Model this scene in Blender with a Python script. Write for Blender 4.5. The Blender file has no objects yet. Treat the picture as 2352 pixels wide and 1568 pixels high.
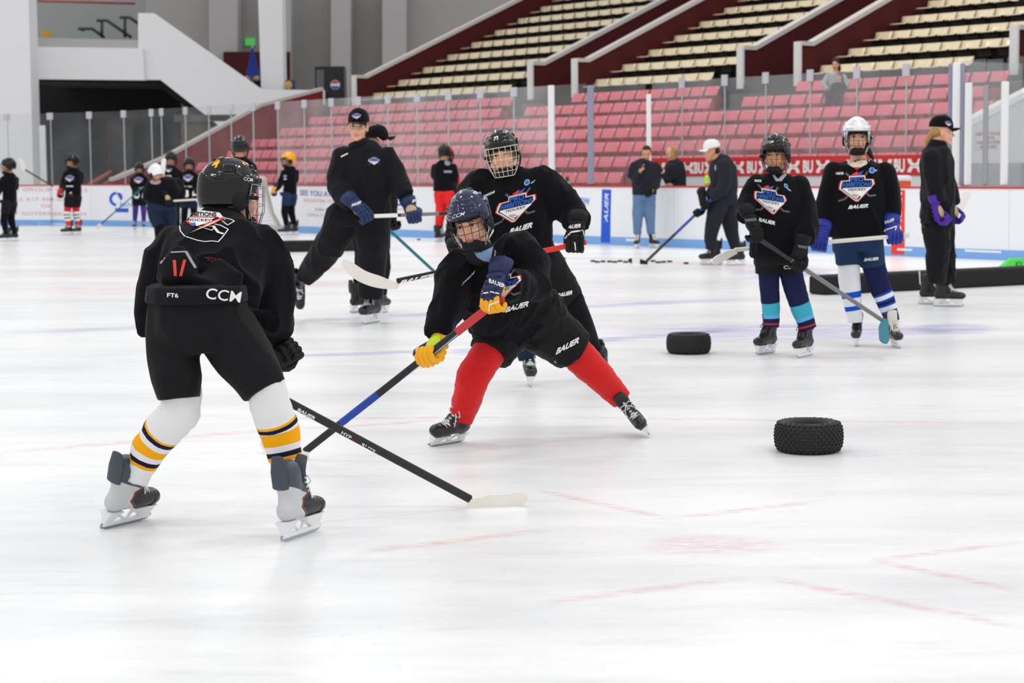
import bpy, bmesh, math, random
import numpy as np
from mathutils import Vector, Matrix
from mathutils.bvhtree import BVHTree
random.seed(7)
S = bpy.context.scene
COL = S.collection
W, H, F = 2352, 1568, 4500.0
# ------------------------------------------------------------------ camera
PITCH, ROLL, CH = 0.08889, 0.009, 1.43138
fw = Vector((0, math.cos(PITCH), -math.sin(PITCH)))
_r = Vector((1, 0, 0)); _u = _r.cross(fw)
cr = _r * math.cos(ROLL) - _u * math.sin(ROLL)
cu = _r * math.sin(ROLL) + _u * math.cos(ROLL)
CAMP = Vector((0, 0, CH))
cam = bpy.data.objects.new('camera', bpy.data.cameras.new('camera'))
COL.objects.link(cam); S.camera = cam
cam.matrix_world = Matrix((cr, cu, -fw)).transposed().to_4x4()
cam.location = CAMP
cam.data.sensor_width = 36; cam.data.lens = F / W * 36
cam.data.clip_start = 0.1; cam.data.clip_end = 300
cam.data.dof.use_dof = True; cam.data.dof.focus_distance = 9.2; cam.data.dof.aperture_fstop = 5.0
# ------------------------------------------------------------------ world, hall lamps, exposure
wd = bpy.data.worlds.new('hall'); S.world = wd; wd.use_nodes = True
wd.node_tree.nodes['Background'].inputs[0].default_value = (0.97, 0.98, 1.0, 1)
wd.node_tree.nodes['Background'].inputs[1].default_value = 0.80
S.view_settings.view_transform = 'Standard'; S.view_settings.look = 'None'
S.view_settings.gamma = 1; S.view_settings.use_curve_mapping = False
S.view_settings.exposure = 0.0
for lx in (-15, -5, 5, 15):
    for ly in (2, 12, 22, 32, 42):
        l = bpy.data.lights.new('high_bay_lamp', 'AREA'); l.shape = 'RECTANGLE'; l.size = 1.6; l.size_y = 0.8
        l.energy = 178; l.color = (1, 0.99, 0.97)
        o = bpy.data.objects.new('high_bay_lamp', l); COL.objects.link(o); o.location = (lx, ly, 12.5)
# ------------------------------------------------------------------ projection helpers
def ray(x, y): return fw + cr * ((x - W / 2) / F) - cu * ((y - H / 2) / F)
def PX(x, y, Y):
    d = ray(x, y); return CAMP + d * (Y / d.y)
def GR(x, y, z=0.0):
    d = ray(x, y); return CAMP + d * ((z - CH) / d.z)
TH = 0.6688
U = Vector((math.sin(TH), -math.cos(TH), 0)); N = Vector((math.cos(TH), math.sin(TH), 0))
B0 = Vector((4.41783, 32.33634, 0)); ZV = Vector((0, 0, 1))
def RK(t, w, z): return B0 + U * t + N * w + ZV * z
def TW(x, y, w):
    d = ray(x, y); k = (B0 + N * w - CAMP).dot(N) / d.dot(N); P = CAMP + d * k - B0
    return P.dot(U), P.z
def WT(x, y, t):
    d = ray(x, y); k = (B0 + U * t - CAMP).dot(U) / d.dot(U); P = CAMP + d * k - B0
    return P.dot(N), P.z
# ------------------------------------------------------------------ materials
MATS = {}
def lin(c):
    return tuple(((v / 255) / 12.92 if v / 255 <= 0.04045 else ((v / 255 + 0.055) / 1.055) ** 2.4) for v in c) + (1,)
def mat(name, rgb, rough=0.6, metal=0.0, spec=0.4, bump=0.0, bscale=300, var=0.0, vscale=8, sheen=0.0, emit=0, coat=0.0, srgb=True):
    if name in MATS: return MATS[name]
    m = bpy.data.materials.new(name); m.use_nodes = True; nt = m.node_tree
    b = nt.nodes['Principled BSDF']; c = lin(rgb) if srgb else rgb
    b.inputs['Base Color'].default_value = c; b.inputs['Roughness'].default_value = rough
    b.inputs['Metallic'].default_value = metal; b.inputs['Specular IOR Level'].default_value = spec
    if sheen: b.inputs['Sheen Weight'].default_value = sheen; b.inputs['Sheen Roughness'].default_value = 0.5
    if coat: b.inputs['Coat Weight'].default_value = coat; b.inputs['Coat Roughness'].default_value = 0.06
    if emit: b.inputs['Emission Color'].default_value = c; b.inputs['Emission Strength'].default_value = emit
    if var or bump:
        tc = nt.nodes.new('ShaderNodeTexCoord')
    if var:
        n = nt.nodes.new('ShaderNodeTexNoise'); n.inputs['Scale'].default_value = vscale; n.inputs['Detail'].default_value = 4
        nt.links.new(tc.outputs['Object'], n.inputs['Vector'])
        mx = nt.nodes.new('ShaderNodeMix'); mx.data_type = 'RGBA'
        mx.inputs['A'].default_value = tuple(v * (1 - var) for v in c[:3]) + (1,)
        mx.inputs['B'].default_value = tuple(min(1, v * (1 + var)) for v in c[:3]) + (1,)
        nt.links.new(n.outputs['Fac'], mx.inputs['Factor']); nt.links.new(mx.outputs['Result'], b.inputs['Base Color'])
    if bump:
        n2 = nt.nodes.new('ShaderNodeTexNoise'); n2.inputs['Scale'].default_value = bscale; n2.inputs['Detail'].default_value = 2
        nt.links.new(tc.outputs['Object'], n2.inputs['Vector'])
        bp = nt.nodes.new('ShaderNodeBump'); bp.inputs['Strength'].default_value = bump; bp.inputs['Distance'].default_value = 0.004
        nt.links.new(n2.outputs['Fac'], bp.inputs['Height']); nt.links.new(bp.outputs['Normal'], b.inputs['Normal'])
    MATS[name] = m; return m
def stripes(name, base, bands, rough=0.85):
    """knitted sock: colour bands along the attribute 'along' (0..1)"""
    if name in MATS: return MATS[name]
    m = bpy.data.materials.new(name); m.use_nodes = True; nt = m.node_tree; b = nt.nodes['Principled BSDF']
    at = nt.nodes.new('ShaderNodeAttribute'); at.attribute_name = 'along'
    rp = nt.nodes.new('ShaderNodeValToRGB'); rp.color_ramp.interpolation = 'CONSTANT'
    stops = [(0.0, base)]
    for a, e, c in bands: stops += [(a, c), (e, base)]
    el = rp.color_ramp.elements
    out = []
    for p, c in stops:
        if out and abs(out[-1][0] - p) < 1e-4: out[-1] = (p, c)
        else: out.append((p, c))
    el[0].position = 0; el[0].color = lin(out[0][1]); el[1].position = out[1][0] if len(out) > 1 else 1; el[1].color = lin(out[1][1] if len(out) > 1 else base)
    for p, c in out[2:]:
        e = el.new(p); e.color = lin(c)
    nt.links.new(at.outputs['Fac'], rp.inputs['Fac']); nt.links.new(rp.outputs['Color'], b.inputs['Base Color'])
    b.inputs['Roughness'].default_value = rough; b.inputs['Specular IOR Level'].default_value = 0.2
    tc = nt.nodes.new('ShaderNodeTexCoord'); n2 = nt.nodes.new('ShaderNodeTexNoise'); n2.inputs['Scale'].default_value = 260
    nt.links.new(tc.outputs['Object'], n2.inputs['Vector']); bp = nt.nodes.new('ShaderNodeBump'); bp.inputs['Strength'].default_value = .25; bp.inputs['Distance'].default_value = .003
    nt.links.new(n2.outputs['Fac'], bp.inputs['Height']); nt.links.new(bp.outputs['Normal'], b.inputs['Normal'])
    MATS[name] = m; return m
def glassmat(name, tint, reflect_haze, gloss=0.06):
    m = bpy.data.materials.new(name); m.use_nodes = True; nt = m.node_tree; nt.nodes.remove(nt.nodes['Principled BSDF'])
    out = nt.nodes['Material Output']; t = nt.nodes.new('ShaderNodeBsdfTransparent'); t.inputs[0].default_value = tint
    d = nt.nodes.new('ShaderNodeBsdfDiffuse'); d.inputs[0].default_value = (.85, .86, .88, 1)  # white diffuse share paints in the reflections veiling the scuffed panes
    g = nt.nodes.new('ShaderNodeBsdfGlossy'); g.inputs['Roughness'].default_value = 0.08
    n = nt.nodes.new('ShaderNodeTexNoise'); n.inputs['Scale'].default_value = 1.3; n.inputs['Detail'].default_value = 3
    tc = nt.nodes.new('ShaderNodeTexCoord'); nt.links.new(tc.outputs['Object'], n.inputs['Vector'])
    mr = nt.nodes.new('ShaderNodeMapRange'); mr.inputs['From Min'].default_value = .3; mr.inputs['From Max'].default_value = .7
    mr.inputs['To Min'].default_value = reflect_haze * .6; mr.inputs['To Max'].default_value = reflect_haze * 1.4
    nt.links.new(n.outputs['Fac'], mr.inputs['Value'])
    m1 = nt.nodes.new('ShaderNodeMixShader'); nt.links.new(mr.outputs[0], m1.inputs[0]); nt.links.new(t.outputs[0], m1.inputs[1]); nt.links.new(d.outputs[0], m1.inputs[2])
    m2 = nt.nodes.new('ShaderNodeMixShader'); m2.inputs[0].default_value = gloss
    nt.links.new(m1.outputs[0], m2.inputs[1]); nt.links.new(g.outputs[0], m2.inputs[2]); nt.links.new(m2.outputs[0], out.inputs[0])
    MATS[name] = m; return m
def paintmat(name, rgb, amount, scale=(6, 30, 1)):
    """old worn paint under scraped ice: colour shows through in streaks"""
    m = bpy.data.materials.new(name); m.use_nodes = True; nt = m.node_tree; b = nt.nodes['Principled BSDF']
    b.inputs['Base Color'].default_value = lin(rgb); b.inputs['Roughness'].default_value = .5
    tc = nt.nodes.new('ShaderNodeTexCoord'); mp = nt.nodes.new('ShaderNodeMapping'); mp.inputs['Scale'].default_value = scale
    n = nt.nodes.new('ShaderNodeTexNoise'); n.inputs['Scale'].default_value = 1; n.inputs['Detail'].default_value = 5; n.inputs['Roughness'].default_value = .7
    nt.links.new(tc.outputs['Object'], mp.inputs[0]); nt.links.new(mp.outputs[0], n.inputs['Vector'])
    mr = nt.nodes.new('ShaderNodeMapRange'); mr.inputs['From Min'].default_value = .38; mr.inputs['From Max'].default_value = .72
    mr.inputs['To Min'].default_value = 0; mr.inputs['To Max'].default_value = amount
    nt.links.new(n.outputs['Fac'], mr.inputs['Value'])
    at = nt.nodes.new('ShaderNodeAttribute'); at.attribute_name = 'fade'
    mu = nt.nodes.new('ShaderNodeMath'); mu.operation = 'MULTIPLY'; nt.links.new(mr.outputs[0], mu.inputs[0]); nt.links.new(at.outputs['Fac'], mu.inputs[1])
    nt.links.new(mu.outputs[0], b.inputs['Alpha'])
    MATS[name] = m; return m
M = lambda n: MATS[n]
mat('black_jersey', (13, 14, 19), .9, bump=.35, bscale=420, sheen=.05, spec=.12)
mat('black_shell', (16, 16, 19), .75, bump=.2, bscale=300, sheen=.03, spec=.2)
mat('black_track', (22, 22, 27), .85, bump=.25, bscale=350, sheen=.05, spec=.15)
mat('navy_short', (22, 48, 84), .75, bump=.25, bscale=300, spec=.25)
mat('dark_navy', (18, 34, 58), .75, bump=.2, spec=.25)
mat('denim', (96, 124, 160), .9, bump=.4, bscale=260, var=.12, vscale=14)
mat('skin', (226, 172, 142), .55, spec=.35, var=.05, vscale=20)
mat('skin_tan', (206, 150, 112), .55, spec=.35, var=.05, vscale=20)
mat('lip', (200, 126, 110), .5)
mat('brow', (92, 66, 46), .9)
mat('eye_white', (232, 228, 224), .25); mat('iris', (62, 46, 36), .2)
mat('hair_brown', (92, 66, 42), .7, bump=.6, bscale=120, var=.3, vscale=40)
mat('hair_dark', (36, 27, 22), .7, bump=.6, bscale=120, var=.3, vscale=40)
mat('hair_blond', (176, 134, 78), .65, bump=.6, bscale=120, var=.3, vscale=40)
mat('helmet_black', (12, 12, 14), .1, spec=.35, coat=.15); mat('helmet_navy', (26, 32, 70), .12, spec=.4, coat=.2)
mat('helmet_white', (238, 239, 242), .2, spec=.5, coat=.3); mat('helmet_yellow', (247, 178, 16), .2, spec=.5, coat=.3)
mat('helmet_red', (205, 36, 32), .2, coat=.3)
mat('vent', (4, 4, 6), .9); mat('foam', (20, 20, 22), .85)
mat('wire_black', (26, 24, 26), .3, metal=.3); mat('wire_cream', (226, 214, 190), .35); mat('wire_chrome', (150, 140, 150), .25, metal=.7)
mat('white', (240, 240, 240), .55); mat('offwhite', (222, 220, 212), .6); mat('grey', (128, 130, 134), .6); mat('strap_grey', (150, 152, 158), .6)
mat('print_white', (236, 236, 234), .7); mat('print_grey', (150, 152, 158), .7); mat('print_blue', (36, 98, 196), .7); mat('print_red', (214, 62, 44), .7)
mat('print_black', (14, 14, 18), .8); mat('print_yellow', (250, 186, 20), .6); mat('print_dkred', (110, 28, 30), .8); mat('print_ltblue', (150, 190, 225), .7)
mat('rubber', (40, 39, 38), .6, bump=.4, bscale=160, spec=.3); mat('foam_black', (22, 22, 24), .8, bump=.3, bscale=90)
mat('glove_black', (13, 13, 16), .65, spec=.25, bump=.2, bscale=260); mat('glove_navy', (30, 40, 82), .6, bump=.2, bscale=260); mat('glove_gold', (246, 174, 14), .6, bump=.2, bscale=260)
mat('glove_blue', (22, 42, 142), .55, bump=.2, bscale=260); mat('glove_dkblue', (22, 40, 84), .6, bump=.2, bscale=260); mat('glove_purple', (72, 26, 150), .6, bump=.3, bscale=200)
mat('glove_palm', (190, 164, 128), .75); mat('glove_lime', (196, 222, 36), .6); mat('glove_teal', (20, 60, 84), .6); mat('glove_red', (196, 32, 36), .6)
mat('skate_black', (22, 22, 25), .4, spec=.5, bump=.15, bscale=220); mat('skate_toe', (28, 28, 31), .3, spec=.5); mat('skate_grey', (66, 72, 82), .5, bump=.2); mat('skate_silver', (196, 197, 200), .45)
mat('holder', (236, 238, 240), .3, spec=.5); mat('steel', (180, 182, 186), .2, metal=.9)
mat('lace_white', (232, 232, 230), .8); mat('lace_black', (24, 24, 26), .8); mat('lace_cream', (222, 214, 196), .8)
mat('carbon', (24, 24, 27), .35, spec=.5); mat('tape_white', (235, 233, 226), .8, var=.04, vscale=30); mat('tape_black', (20, 20, 21), .9); mat('tape_red', (196, 62, 62), .8)
mat('shaft_red', (222, 48, 34), .4); mat('shaft_blue', (30, 66, 160), .3); mat('shaft_teal', (24, 118, 128), .35); mat('shaft_white', (228, 220, 210), .4); mat('shaft_grey', (120, 120, 124), .35)
mat('blade_white', (236, 232, 222), .7, var=.05, vscale=12); mat('blade_teal', (40, 120, 136), .6)
mat('red_sock', (214, 22, 24), .9, bump=.35, bscale=300, sheen=.15); mat('purple_sock', (70, 40, 130), .9); mat('red_pants', (228, 30, 34), .8)
mat('shirt_blue', (140, 172, 212), .85); mat('shirt_cream', (222, 206, 188), .85); mat('shirt_red', (206, 30, 34), .8); mat('shirt_grey', (160, 164, 170), .85)
# ------------------------------------------------------------------ mesh builders
class MB:
    def __init__(s): s.v = []; s.f = []; s.m = []
    def add(s, vs, fs, mi=0):
        o = len(s.v); s.v += [Vector(v) for v in vs]; s.f += [tuple(i + o for i in f) for f in fs]; s.m += [mi] * len(fs)
    def box(s, c, sz, ax=None, mi=0, bev=0.0):
        c = Vector(c); X, Y, Z = ax or (Vector((1, 0, 0)), Vector((0, 1, 0)), Vector((0, 0, 1)))
        hx, hy, hz = sz[0] / 2, sz[1] / 2, sz[2] / 2
        if bev:
            b = min(bev, hx * .9, hy * .9, hz * .9)
            pts = [(-hx + b, -hy), (hx - b, -hy), (hx, -hy + b), (hx, hy - b), (hx - b, hy), (-hx + b, hy), (-hx, hy - b), (-hx, -hy + b)]
            k = (hx - b) / hx; vs = []
            for z, q in ((-hz, b), (-hz + b, 0), (hz - b, 0), (hz, b)):
                for x, y in pts:
                    vs.append(c + X * (x - math.copysign(min(q, abs(x)), x)) + Y * (y - math.copysign(min(q, abs(y)), y)) + Z * z)
            fs = [tuple(range(7, -1, -1))] + [(r * 8 + i, r * 8 + (i + 1) % 8, r * 8 + 8 + (i + 1) % 8, r * 8 + 8 + i) for r in range(3) for i in range(8)] + [tuple(range(24, 32))]
        else:
            vs = [c + X * x + Y * y + Z * z for z in (-hz, hz) for x, y in ((-hx, -hy), (hx, -hy), (hx, hy), (-hx, hy))]
            fs = [(3, 2, 1, 0), (4, 5, 6, 7), (0, 1, 5, 4), (1, 2, 6, 5), (2, 3, 7, 6), (3, 0, 4, 7)]
        s.add(vs, fs, mi)
    def prism(s, poly, off, mi=0):
        n = len(poly); off = Vector(off); a = [Vector(p) for p in poly]
        s.add(a + [p + off for p in a], [tuple(range(n - 1, -1, -1)), tuple(range(n, 2 * n))] + [(i, (i + 1) % n, n + (i + 1) % n, n + i) for i in range(n)], mi)
    def tube(s, pts, n=10, ref=None, caps=True, mi=0, dome=True):
        """pts: list of (Vector, ra, rb): elliptical cross-sections, ra across the line of sight, rb along it"""
        P = [Vector(p[0]) for p in pts]; ref = ref or Vector((0, 1, 0)); rings = []
        for i, p in enumerate(P):
            t = (P[min(i + 1, len(P) - 1)] - P[max(i - 1, 0)])
            if t.length < 1e-7: t = ZV.copy()
            t.normalize(); a = t.cross(ref)
            if a.length < .05: a = t.cross(Vector((0.3, 0.2, 1)))
            a.normalize(); b = a.cross(t).normalized()
            rings.append((p, t, a, b, pts[i][1], pts[i][2] if len(pts[i]) > 2 else pts[i][1]))
        if dome:
            p, t, a, b, ra, rb = rings[0]; e = min(ra, rb)
            pre = [(p - t * e * .85, t, a, b, ra * .45, rb * .45), (p - t * e * .5, t, a, b, ra * .83, rb * .83)]
            p, t, a, b, ra, rb = rings[-1]; e = min(ra, rb)
            rings = pre + rings + [] if dome == 'a' else pre + rings + [(p + t * e * .5, t, a, b, ra * .83, rb * .83), (p + t * e * .85, t, a, b, ra * .45, rb * .45)]
        vs = []; k = len(rings)
        for p, t, a, b, ra, rb in rings:
            for j in range(n):
                an = 2 * math.pi * j / n; vs.append(p + a * (ra * math.cos(an)) + b * (rb * math.sin(an)))
        fs = [(r * n + j, r * n + (j + 1) % n, (r + 1) * n + (j + 1) % n, (r + 1) * n + j) for r in range(k - 1) for j in range(n)]
        if caps: fs += [tuple(range(n - 1, -1, -1)), tuple(range((k - 1) * n, k * n))]
        s.add(vs, fs, mi)
    def ell(s, c, r, ax=None, n=14, k=8, mi=0):
        c = Vector(c); X, Y, Z = ax or (Vector((1, 0, 0)), Vector((0, 1, 0)), Vector((0, 0, 1)))
        vs = [c + Z * r[2]]
        for i in range(1, k):
            a = math.pi * i / k
            for j in range(n):
                b = 2 * math.pi * j / n; vs.append(c + X * (r[0] * math.sin(a) * math.cos(b)) + Y * (r[1] * math.sin(a) * math.sin(b)) + Z * (r[2] * math.cos(a)))
        vs.append(c - Z * r[2]); fs = [(0, 1 + j, 1 + (j + 1) % n) for j in range(n)]
        for i in range(k - 2): fs += [(1 + i * n + j, 1 + (i + 1) * n + j, 1 + (i + 1) * n + (j + 1) % n, 1 + i * n + (j + 1) % n) for j in range(n)]
        L = len(vs) - 1; fs += [(L, 1 + (k - 2) * n + (j + 1) % n, 1 + (k - 2) * n + j) for j in range(n)]
        s.add(vs, fs, mi)
    def mesh(s, name, mats=(), smooth=False, off=None):
        me = bpy.data.meshes.new(name); o = off or Vector((0, 0, 0))
        me.from_pydata([tuple(v - o) for v in s.v], [], s.f)
        for m in mats: me.materials.append(m)
        if any(s.m): me.polygons.foreach_set('material_index', s.m)
        if smooth: me.polygons.foreach_set('use_smooth', [True] * len(me.polygons))
        me.update(); return me
def OB(name, me, parent=None, loc=None, mw=None):
    o = bpy.data.objects.new(name, me); COL.objects.link(o)
    if parent: o.parent = parent
    if mw is not None: o.matrix_local = mw
    elif loc is not None: o.location = loc
    return o
def tag(o, label, cat=None, group=None, kind=None):
    o['label'] = label
    if cat: o['category'] = cat
    if group: o['group'] = group
    if kind: o['kind'] = kind
    return o
def EM(name, loc=(0, 0, 0)):
    o = bpy.data.objects.new(name, None); COL.objects.link(o); o.location = loc; o.empty_display_size = .1; return o
TMP = bpy.data.scenes.new('tmp')
def evalmesh(ob):
    TMP.collection.objects.link(ob); vl = TMP.view_layers[0]; vl.update(); dg = vl.depsgraph; dg.update()
    me = bpy.data.meshes.new_from_object(ob.evaluated_get(dg), depsgraph=dg)
    d = ob.data; bpy.data.objects.remove(ob)
    return me
def remesh(mb, name, voxel, it=4, fac=.5):
    me = mb.mesh('tmp'); ob = bpy.data.objects.new('tmp', me)
    r = ob.modifiers.new('r', 'REMESH'); r.mode = 'VOXEL'; r.voxel_size = voxel
    if it:
        sm = ob.modifiers.new('s', 'SMOOTH'); sm.factor = fac; sm.iterations = it
    m2 = evalmesh(ob); m2.name = name; bpy.data.meshes.remove(me)
    m2.polygons.foreach_set('use_smooth', [True] * len(m2.polygons)); m2.materials.clear()
    return m2
def getco(me):
    a = np.empty(len(me.vertices) * 3); me.vertices.foreach_get('co', a); return a.reshape(-1, 3)
def getno(me):
    a = np.empty(len(me.vertices) * 3); me.vertices.foreach_get('normal', a); return a.reshape(-1, 3)
def setco(me, c): me.vertices.foreach_set('co', c.ravel()); me.update()
def folds(me, amp, freq=14, seed=0, zs=.45):
    rng = np.random.default_rng(seed); co = getco(me); no = getno(me); d = np.zeros(len(co))
    for i in range(7):
        sc = np.array([1, 1, zs]); k = rng.normal(size=3) * freq * sc * (1 + .35 * i); q = rng.normal(size=3) * freq * .6
        d += np.sin(co @ k + rng.uniform(0, 6) + 1.6 * np.sin(co @ q + rng.uniform(0, 6))) / (1 + .35 * i)
    d = d / 2.2; d = 1.0 - 2.0 * np.abs(np.tanh(d * 1.1)) ** .8          # ridged: rounded creases with sharper valleys
    m = .5 + .5 * np.sin(co @ (rng.normal(size=3) * freq * .25) + 1.3 * np.sin(co @ (rng.normal(size=3) * freq * .3)))
    setco(me, co + no * (d * amp * (.45 + .75 * m))[:, None])
_txt = {}
def text2d(s, shear=0.0, bold=0.0, space=1.0):
    k = (s, shear, bold, space)
    if k not in _txt:
        cv = bpy.data.curves.new('t', 'FONT'); cv.body = s; cv.size = 1; cv.shear = shear; cv.offset = bold; cv.resolution_u = 3; cv.space_character = space
        cv.fill_mode = 'FRONT'
        ob = bpy.data.objects.new('t', cv); me = evalmesh(ob); co = getco(me)[:, :2]
        lo = co.min(0); hi = co.max(0); sz = hi - lo
        _txt[k] = ([((c[0] - (lo[0] + hi[0]) / 2) / sz[1], (c[1] - (lo[1] + hi[1]) / 2) / sz[1]) for c in co], [tuple(p.vertices) for p in me.polygons], sz[0] / sz[1])
    return _txt[k]
def T(s, cx, cy, h, mi, layer, w=None, shear=0.0, bold=0.0, rot=0.0):
    """text item in decal units: centre, cap height, optional total width"""
    vs, fs, asp = text2d(s, shear, bold); kx = (w / (asp * h)) if w else 1.0; c, sn = math.cos(rot), math.sin(rot)
    return ([(cx + x * h * kx * c - y * h * sn, cy + x * h * kx * sn + y * h * c) for x, y in vs], fs, mi, layer)
def PG(pts, mi, layer): return (list(pts), [tuple(range(len(pts)))], mi, layer)
def LN(a, b, w, mi, layer):
    d = Vector((b[0] - a[0], b[1] - a[1])); d.normalize(); n = Vector((-d.y, d.x)) * w / 2
    return PG([(a[0] + n.x, a[1] + n.y), (a[0] - n.x, a[1] - n.y), (b[0] - n.x, b[1] - n.y), (b[0] + n.x, b[1] + n.y)], mi, layer)
def EL(cx, cy, rx, ry, mi, layer, a0=0, a1=360, n=16, hole=None):
    A = [math.radians(a0 + (a1 - a0) * i / n) for i in range(n + 1)]
    o = [(cx + rx * math.cos(a), cy + ry * math.sin(a)) for a in A]
    if hole:
        i_ = [(cx + rx * hole * math.cos(a), cy + ry * hole * math.sin(a)) for a in A]
        return (o + i_, [(j, j + 1, n + 2 + j, n + 1 + j) for j in range(n)], mi, layer)
    return PG(o[:-1] if a1 - a0 == 360 else o, mi, layer)
def bvh_of(objs):
    vs = []; fs = []
    bpy.context.view_layer.update()
    for o in objs:
        b = len(vs); mw = o.matrix_world; vs += [mw @ v.co for v in o.data.vertices]; fs += [tuple(i + b for i in p.vertices) for p in o.data.polygons]
    return BVHTree.FromPolygons(vs, fs)
def decal(name, parent, bvh, items, c, ax, ay, mats, grid=.12, off=.0022, step=.0012, label=None, base=None, maxd=None):
    """print on a surface: every item is cut fine and laid onto the surface that bvh describes"""
    mb = MB(); allv = []; lastd = None
    for vs, fs, mi, layer in items:
        bm = bmesh.new(); bv = [bm.verts.new((x, y, 0)) for x, y in vs]
        for f in fs:
            if len(set(f)) > 2:
                try: bm.faces.new([bv[i] for i in f])
                except ValueError: pass
        bmesh.ops.triangulate(bm, faces=bm.faces[:])
        xs = [v[0] for v in vs]; ys = [v[1] for v in vs]
        for lo, hi, axv in ((min(xs), max(xs), (1, 0, 0)), (min(ys), max(ys), (0, 1, 0))):
            g = math.ceil(lo / grid) * grid
            while g < hi:
                bmesh.ops.bisect_plane(bm, geom=bm.verts[:] + bm.edges[:] + bm.faces[:], plane_co=Vector(axv) * g, plane_no=axv); g += grid
        bm.verts.ensure_lookup_table(); bm.verts.index_update(); pts = []; hits = []
        for v in bm.verts:
            px = c[0] + ax[0] * v.co.x + ay[0] * v.co.y; py = c[1] + ax[1] * v.co.x + ay[1] * v.co.y
            d = ray(px, py).normalized(); h = bvh.ray_cast(CAMP, d)
            ok = h[0] is not None and (maxd is None or abs(h[3] - maxd[0]) < maxd[1])
            hits.append(ok)
            if ok:
                lastd = h[3]; n = h[1] if h[1].dot(d) < 0 else -h[1]
                pts.append(h[0] + (n * .6 - d * .4) * (off + step * layer))
            else: pts.append(CAMP + d * (lastd or 1))
        fs2 = [tuple(v.index for v in f.verts) for f in bm.faces if all(hits[v.index] for v in f.verts)]
        bm.free(); mb.add(pts, fs2, mi)
    if not mb.f: return None
    b = base if base is not None else (parent.location if parent else Vector((0, 0, 0)))
    me = mb.mesh(name, [M(m) for m in mats], off=b); o = OB(name, me, parent)
    if label: o['label'] = label
    return o
def crest_items(full=True):
    sh = [(-.47, .66), (.45, .68), (.48, .46), (.92, .46), (1.0, .2), (.1, -.75), (-.05, -.75), (-1, -.05), (-.97, .2), (-.9, .40), (-.45, .42)]
    sc = lambda k, ky=None: [(x * k, (y - .0) * (ky or k)) for x, y in sh]
    it = []
    for a, b in (((.42, .62), (.6, .9)), ((-.42, .62), (-.66, .84)), ((-.48, -.4), (-.66, -.62)), ((-.66, -.62), (-1.05, -.72)), ((.5, -.28), (.74, -.48)), ((.74, -.48), (1.1, -.44))):
        it.append(LN(a, b, .085, 3, 0)); it.append(LN(a, b, .04, 4, 1))
    it += [PG([(-.3, .76), (.02, .92), (.06, .7), (-.2, .66)], 2, 1), PG([(-.02, .78), (.36, .95), (.2, .7)], 1, 1)]
    it += [PG(sc(1.05, 1.06), 2, 1), PG(sc(.985, .985), 0, 2), PG(sc(.9, .9), 4, 3), PG([(-.8, .0), (.8, .02), (.84, -.02), (.06, -.64), (-.02, -.64), (-.82, -.06)], 0, 4)]
    if full:
        it += [T('PRO', 0, .47, .26, 1, 5, w=.74, bold=.03), T('AMBITIONS', 0, .18, .27, 1, 5, w=1.72, bold=.03), T('HOCKEY', .03, -.1, .14, 4, 5, w=1.0, bold=.02),
               PG([(-.3, -.34), (.0, -.38), (.22, -.46), (-.05, -.42)], 2, 5), LN((-.25, -.38), (.1, -.58), .03, 4, 5), LN((.18, -.48), (.06, -.66), .05, 4, 5)]
    else:
        it += [PG([(-.4, .56), (.4, .58), (.42, .4), (.86, .38), (.88, .06), (-.88, .04), (-.8, .34), (-.4, .36)], 1, 5), LN((-.4, -.1), (.4, -.09), .1, 4, 5)]
    return it
CRESTM = ['print_white', 'print_blue', 'print_red', 'print_grey', 'print_black']
def bauer(): return [T('BAUER', 0, 0, 1, 0, 0, w=4.6, shear=.3, bold=.045)]
# ================================================================== ICE
mi = bpy.data.materials.new('ice'); mi.use_nodes = True; nt = mi.node_tree; b = nt.nodes['Principled BSDF']
tc = nt.nodes.new('ShaderNodeTexCoord')
def ns(scale, vec, detail=4, rough=.6):
    mp = nt.nodes.new('ShaderNodeMapping'); mp.inputs['Scale'].default_value = vec; mp.inputs['Rotation'].default_value = (0, 0, .25)
    n = nt.nodes.new('ShaderNodeTexNoise'); n.inputs['Scale'].default_value = scale; n.inputs['Detail'].default_value = detail; n.inputs['Roughness'].default_value = rough
    nt.links.new(tc.outputs['Object'], mp.inputs[0]); nt.links.new(mp.outputs[0], n.inputs['Vector']); return n
n1 = ns(1.0, (.22, .7, 1), 7, .7); n2 = ns(1.0, (.9, 4.2, 1), 8, .75); n4 = ns(1.0, (30, 2.2, 1), 4, .7)
def rampof(n, p0, c0, p1, c1):
    r = nt.nodes.new('ShaderNodeValToRGB'); e = r.color_ramp.elements
    e[0].position = p0; e[0].color = (c0, c0 * 1.008, c0 * 1.016, 1); e[1].position = p1; e[1].color = (c1, c1, c1, 1); nt.links.new(n.outputs['Fac'], r.inputs['Fac']); return r
prev = rampof(n1, .36, .79, .56, .945)
for n_, p0, c0, p1 in ((n2, .30, .84, .47), (n4, .27, .93, .38)):
    r = rampof(n_, p0, c0, p1, 1.0); mx = nt.nodes.new('ShaderNodeMix'); mx.data_type = 'RGBA'; mx.blend_type = 'MULTIPLY'; mx.inputs['Factor'].default_value = .8
    nt.links.new(prev.outputs[0] if prev.bl_idname == 'ShaderNodeValToRGB' else prev.outputs['Result'], mx.inputs['A']); nt.links.new(r.outputs[0], mx.inputs['B']); prev = mx
nt.links.new(prev.outputs['Result'], b.inputs['Base Color'])
b.inputs['Roughness'].default_value = .3; b.inputs['Specular IOR Level'].default_value = .3
n3 = ns(1.0, (40, 160, 1), 3); bp = nt.nodes.new('ShaderNodeBump'); bp.inputs['Strength'].default_value = .25; bp.inputs['Distance'].default_value = .002
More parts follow.
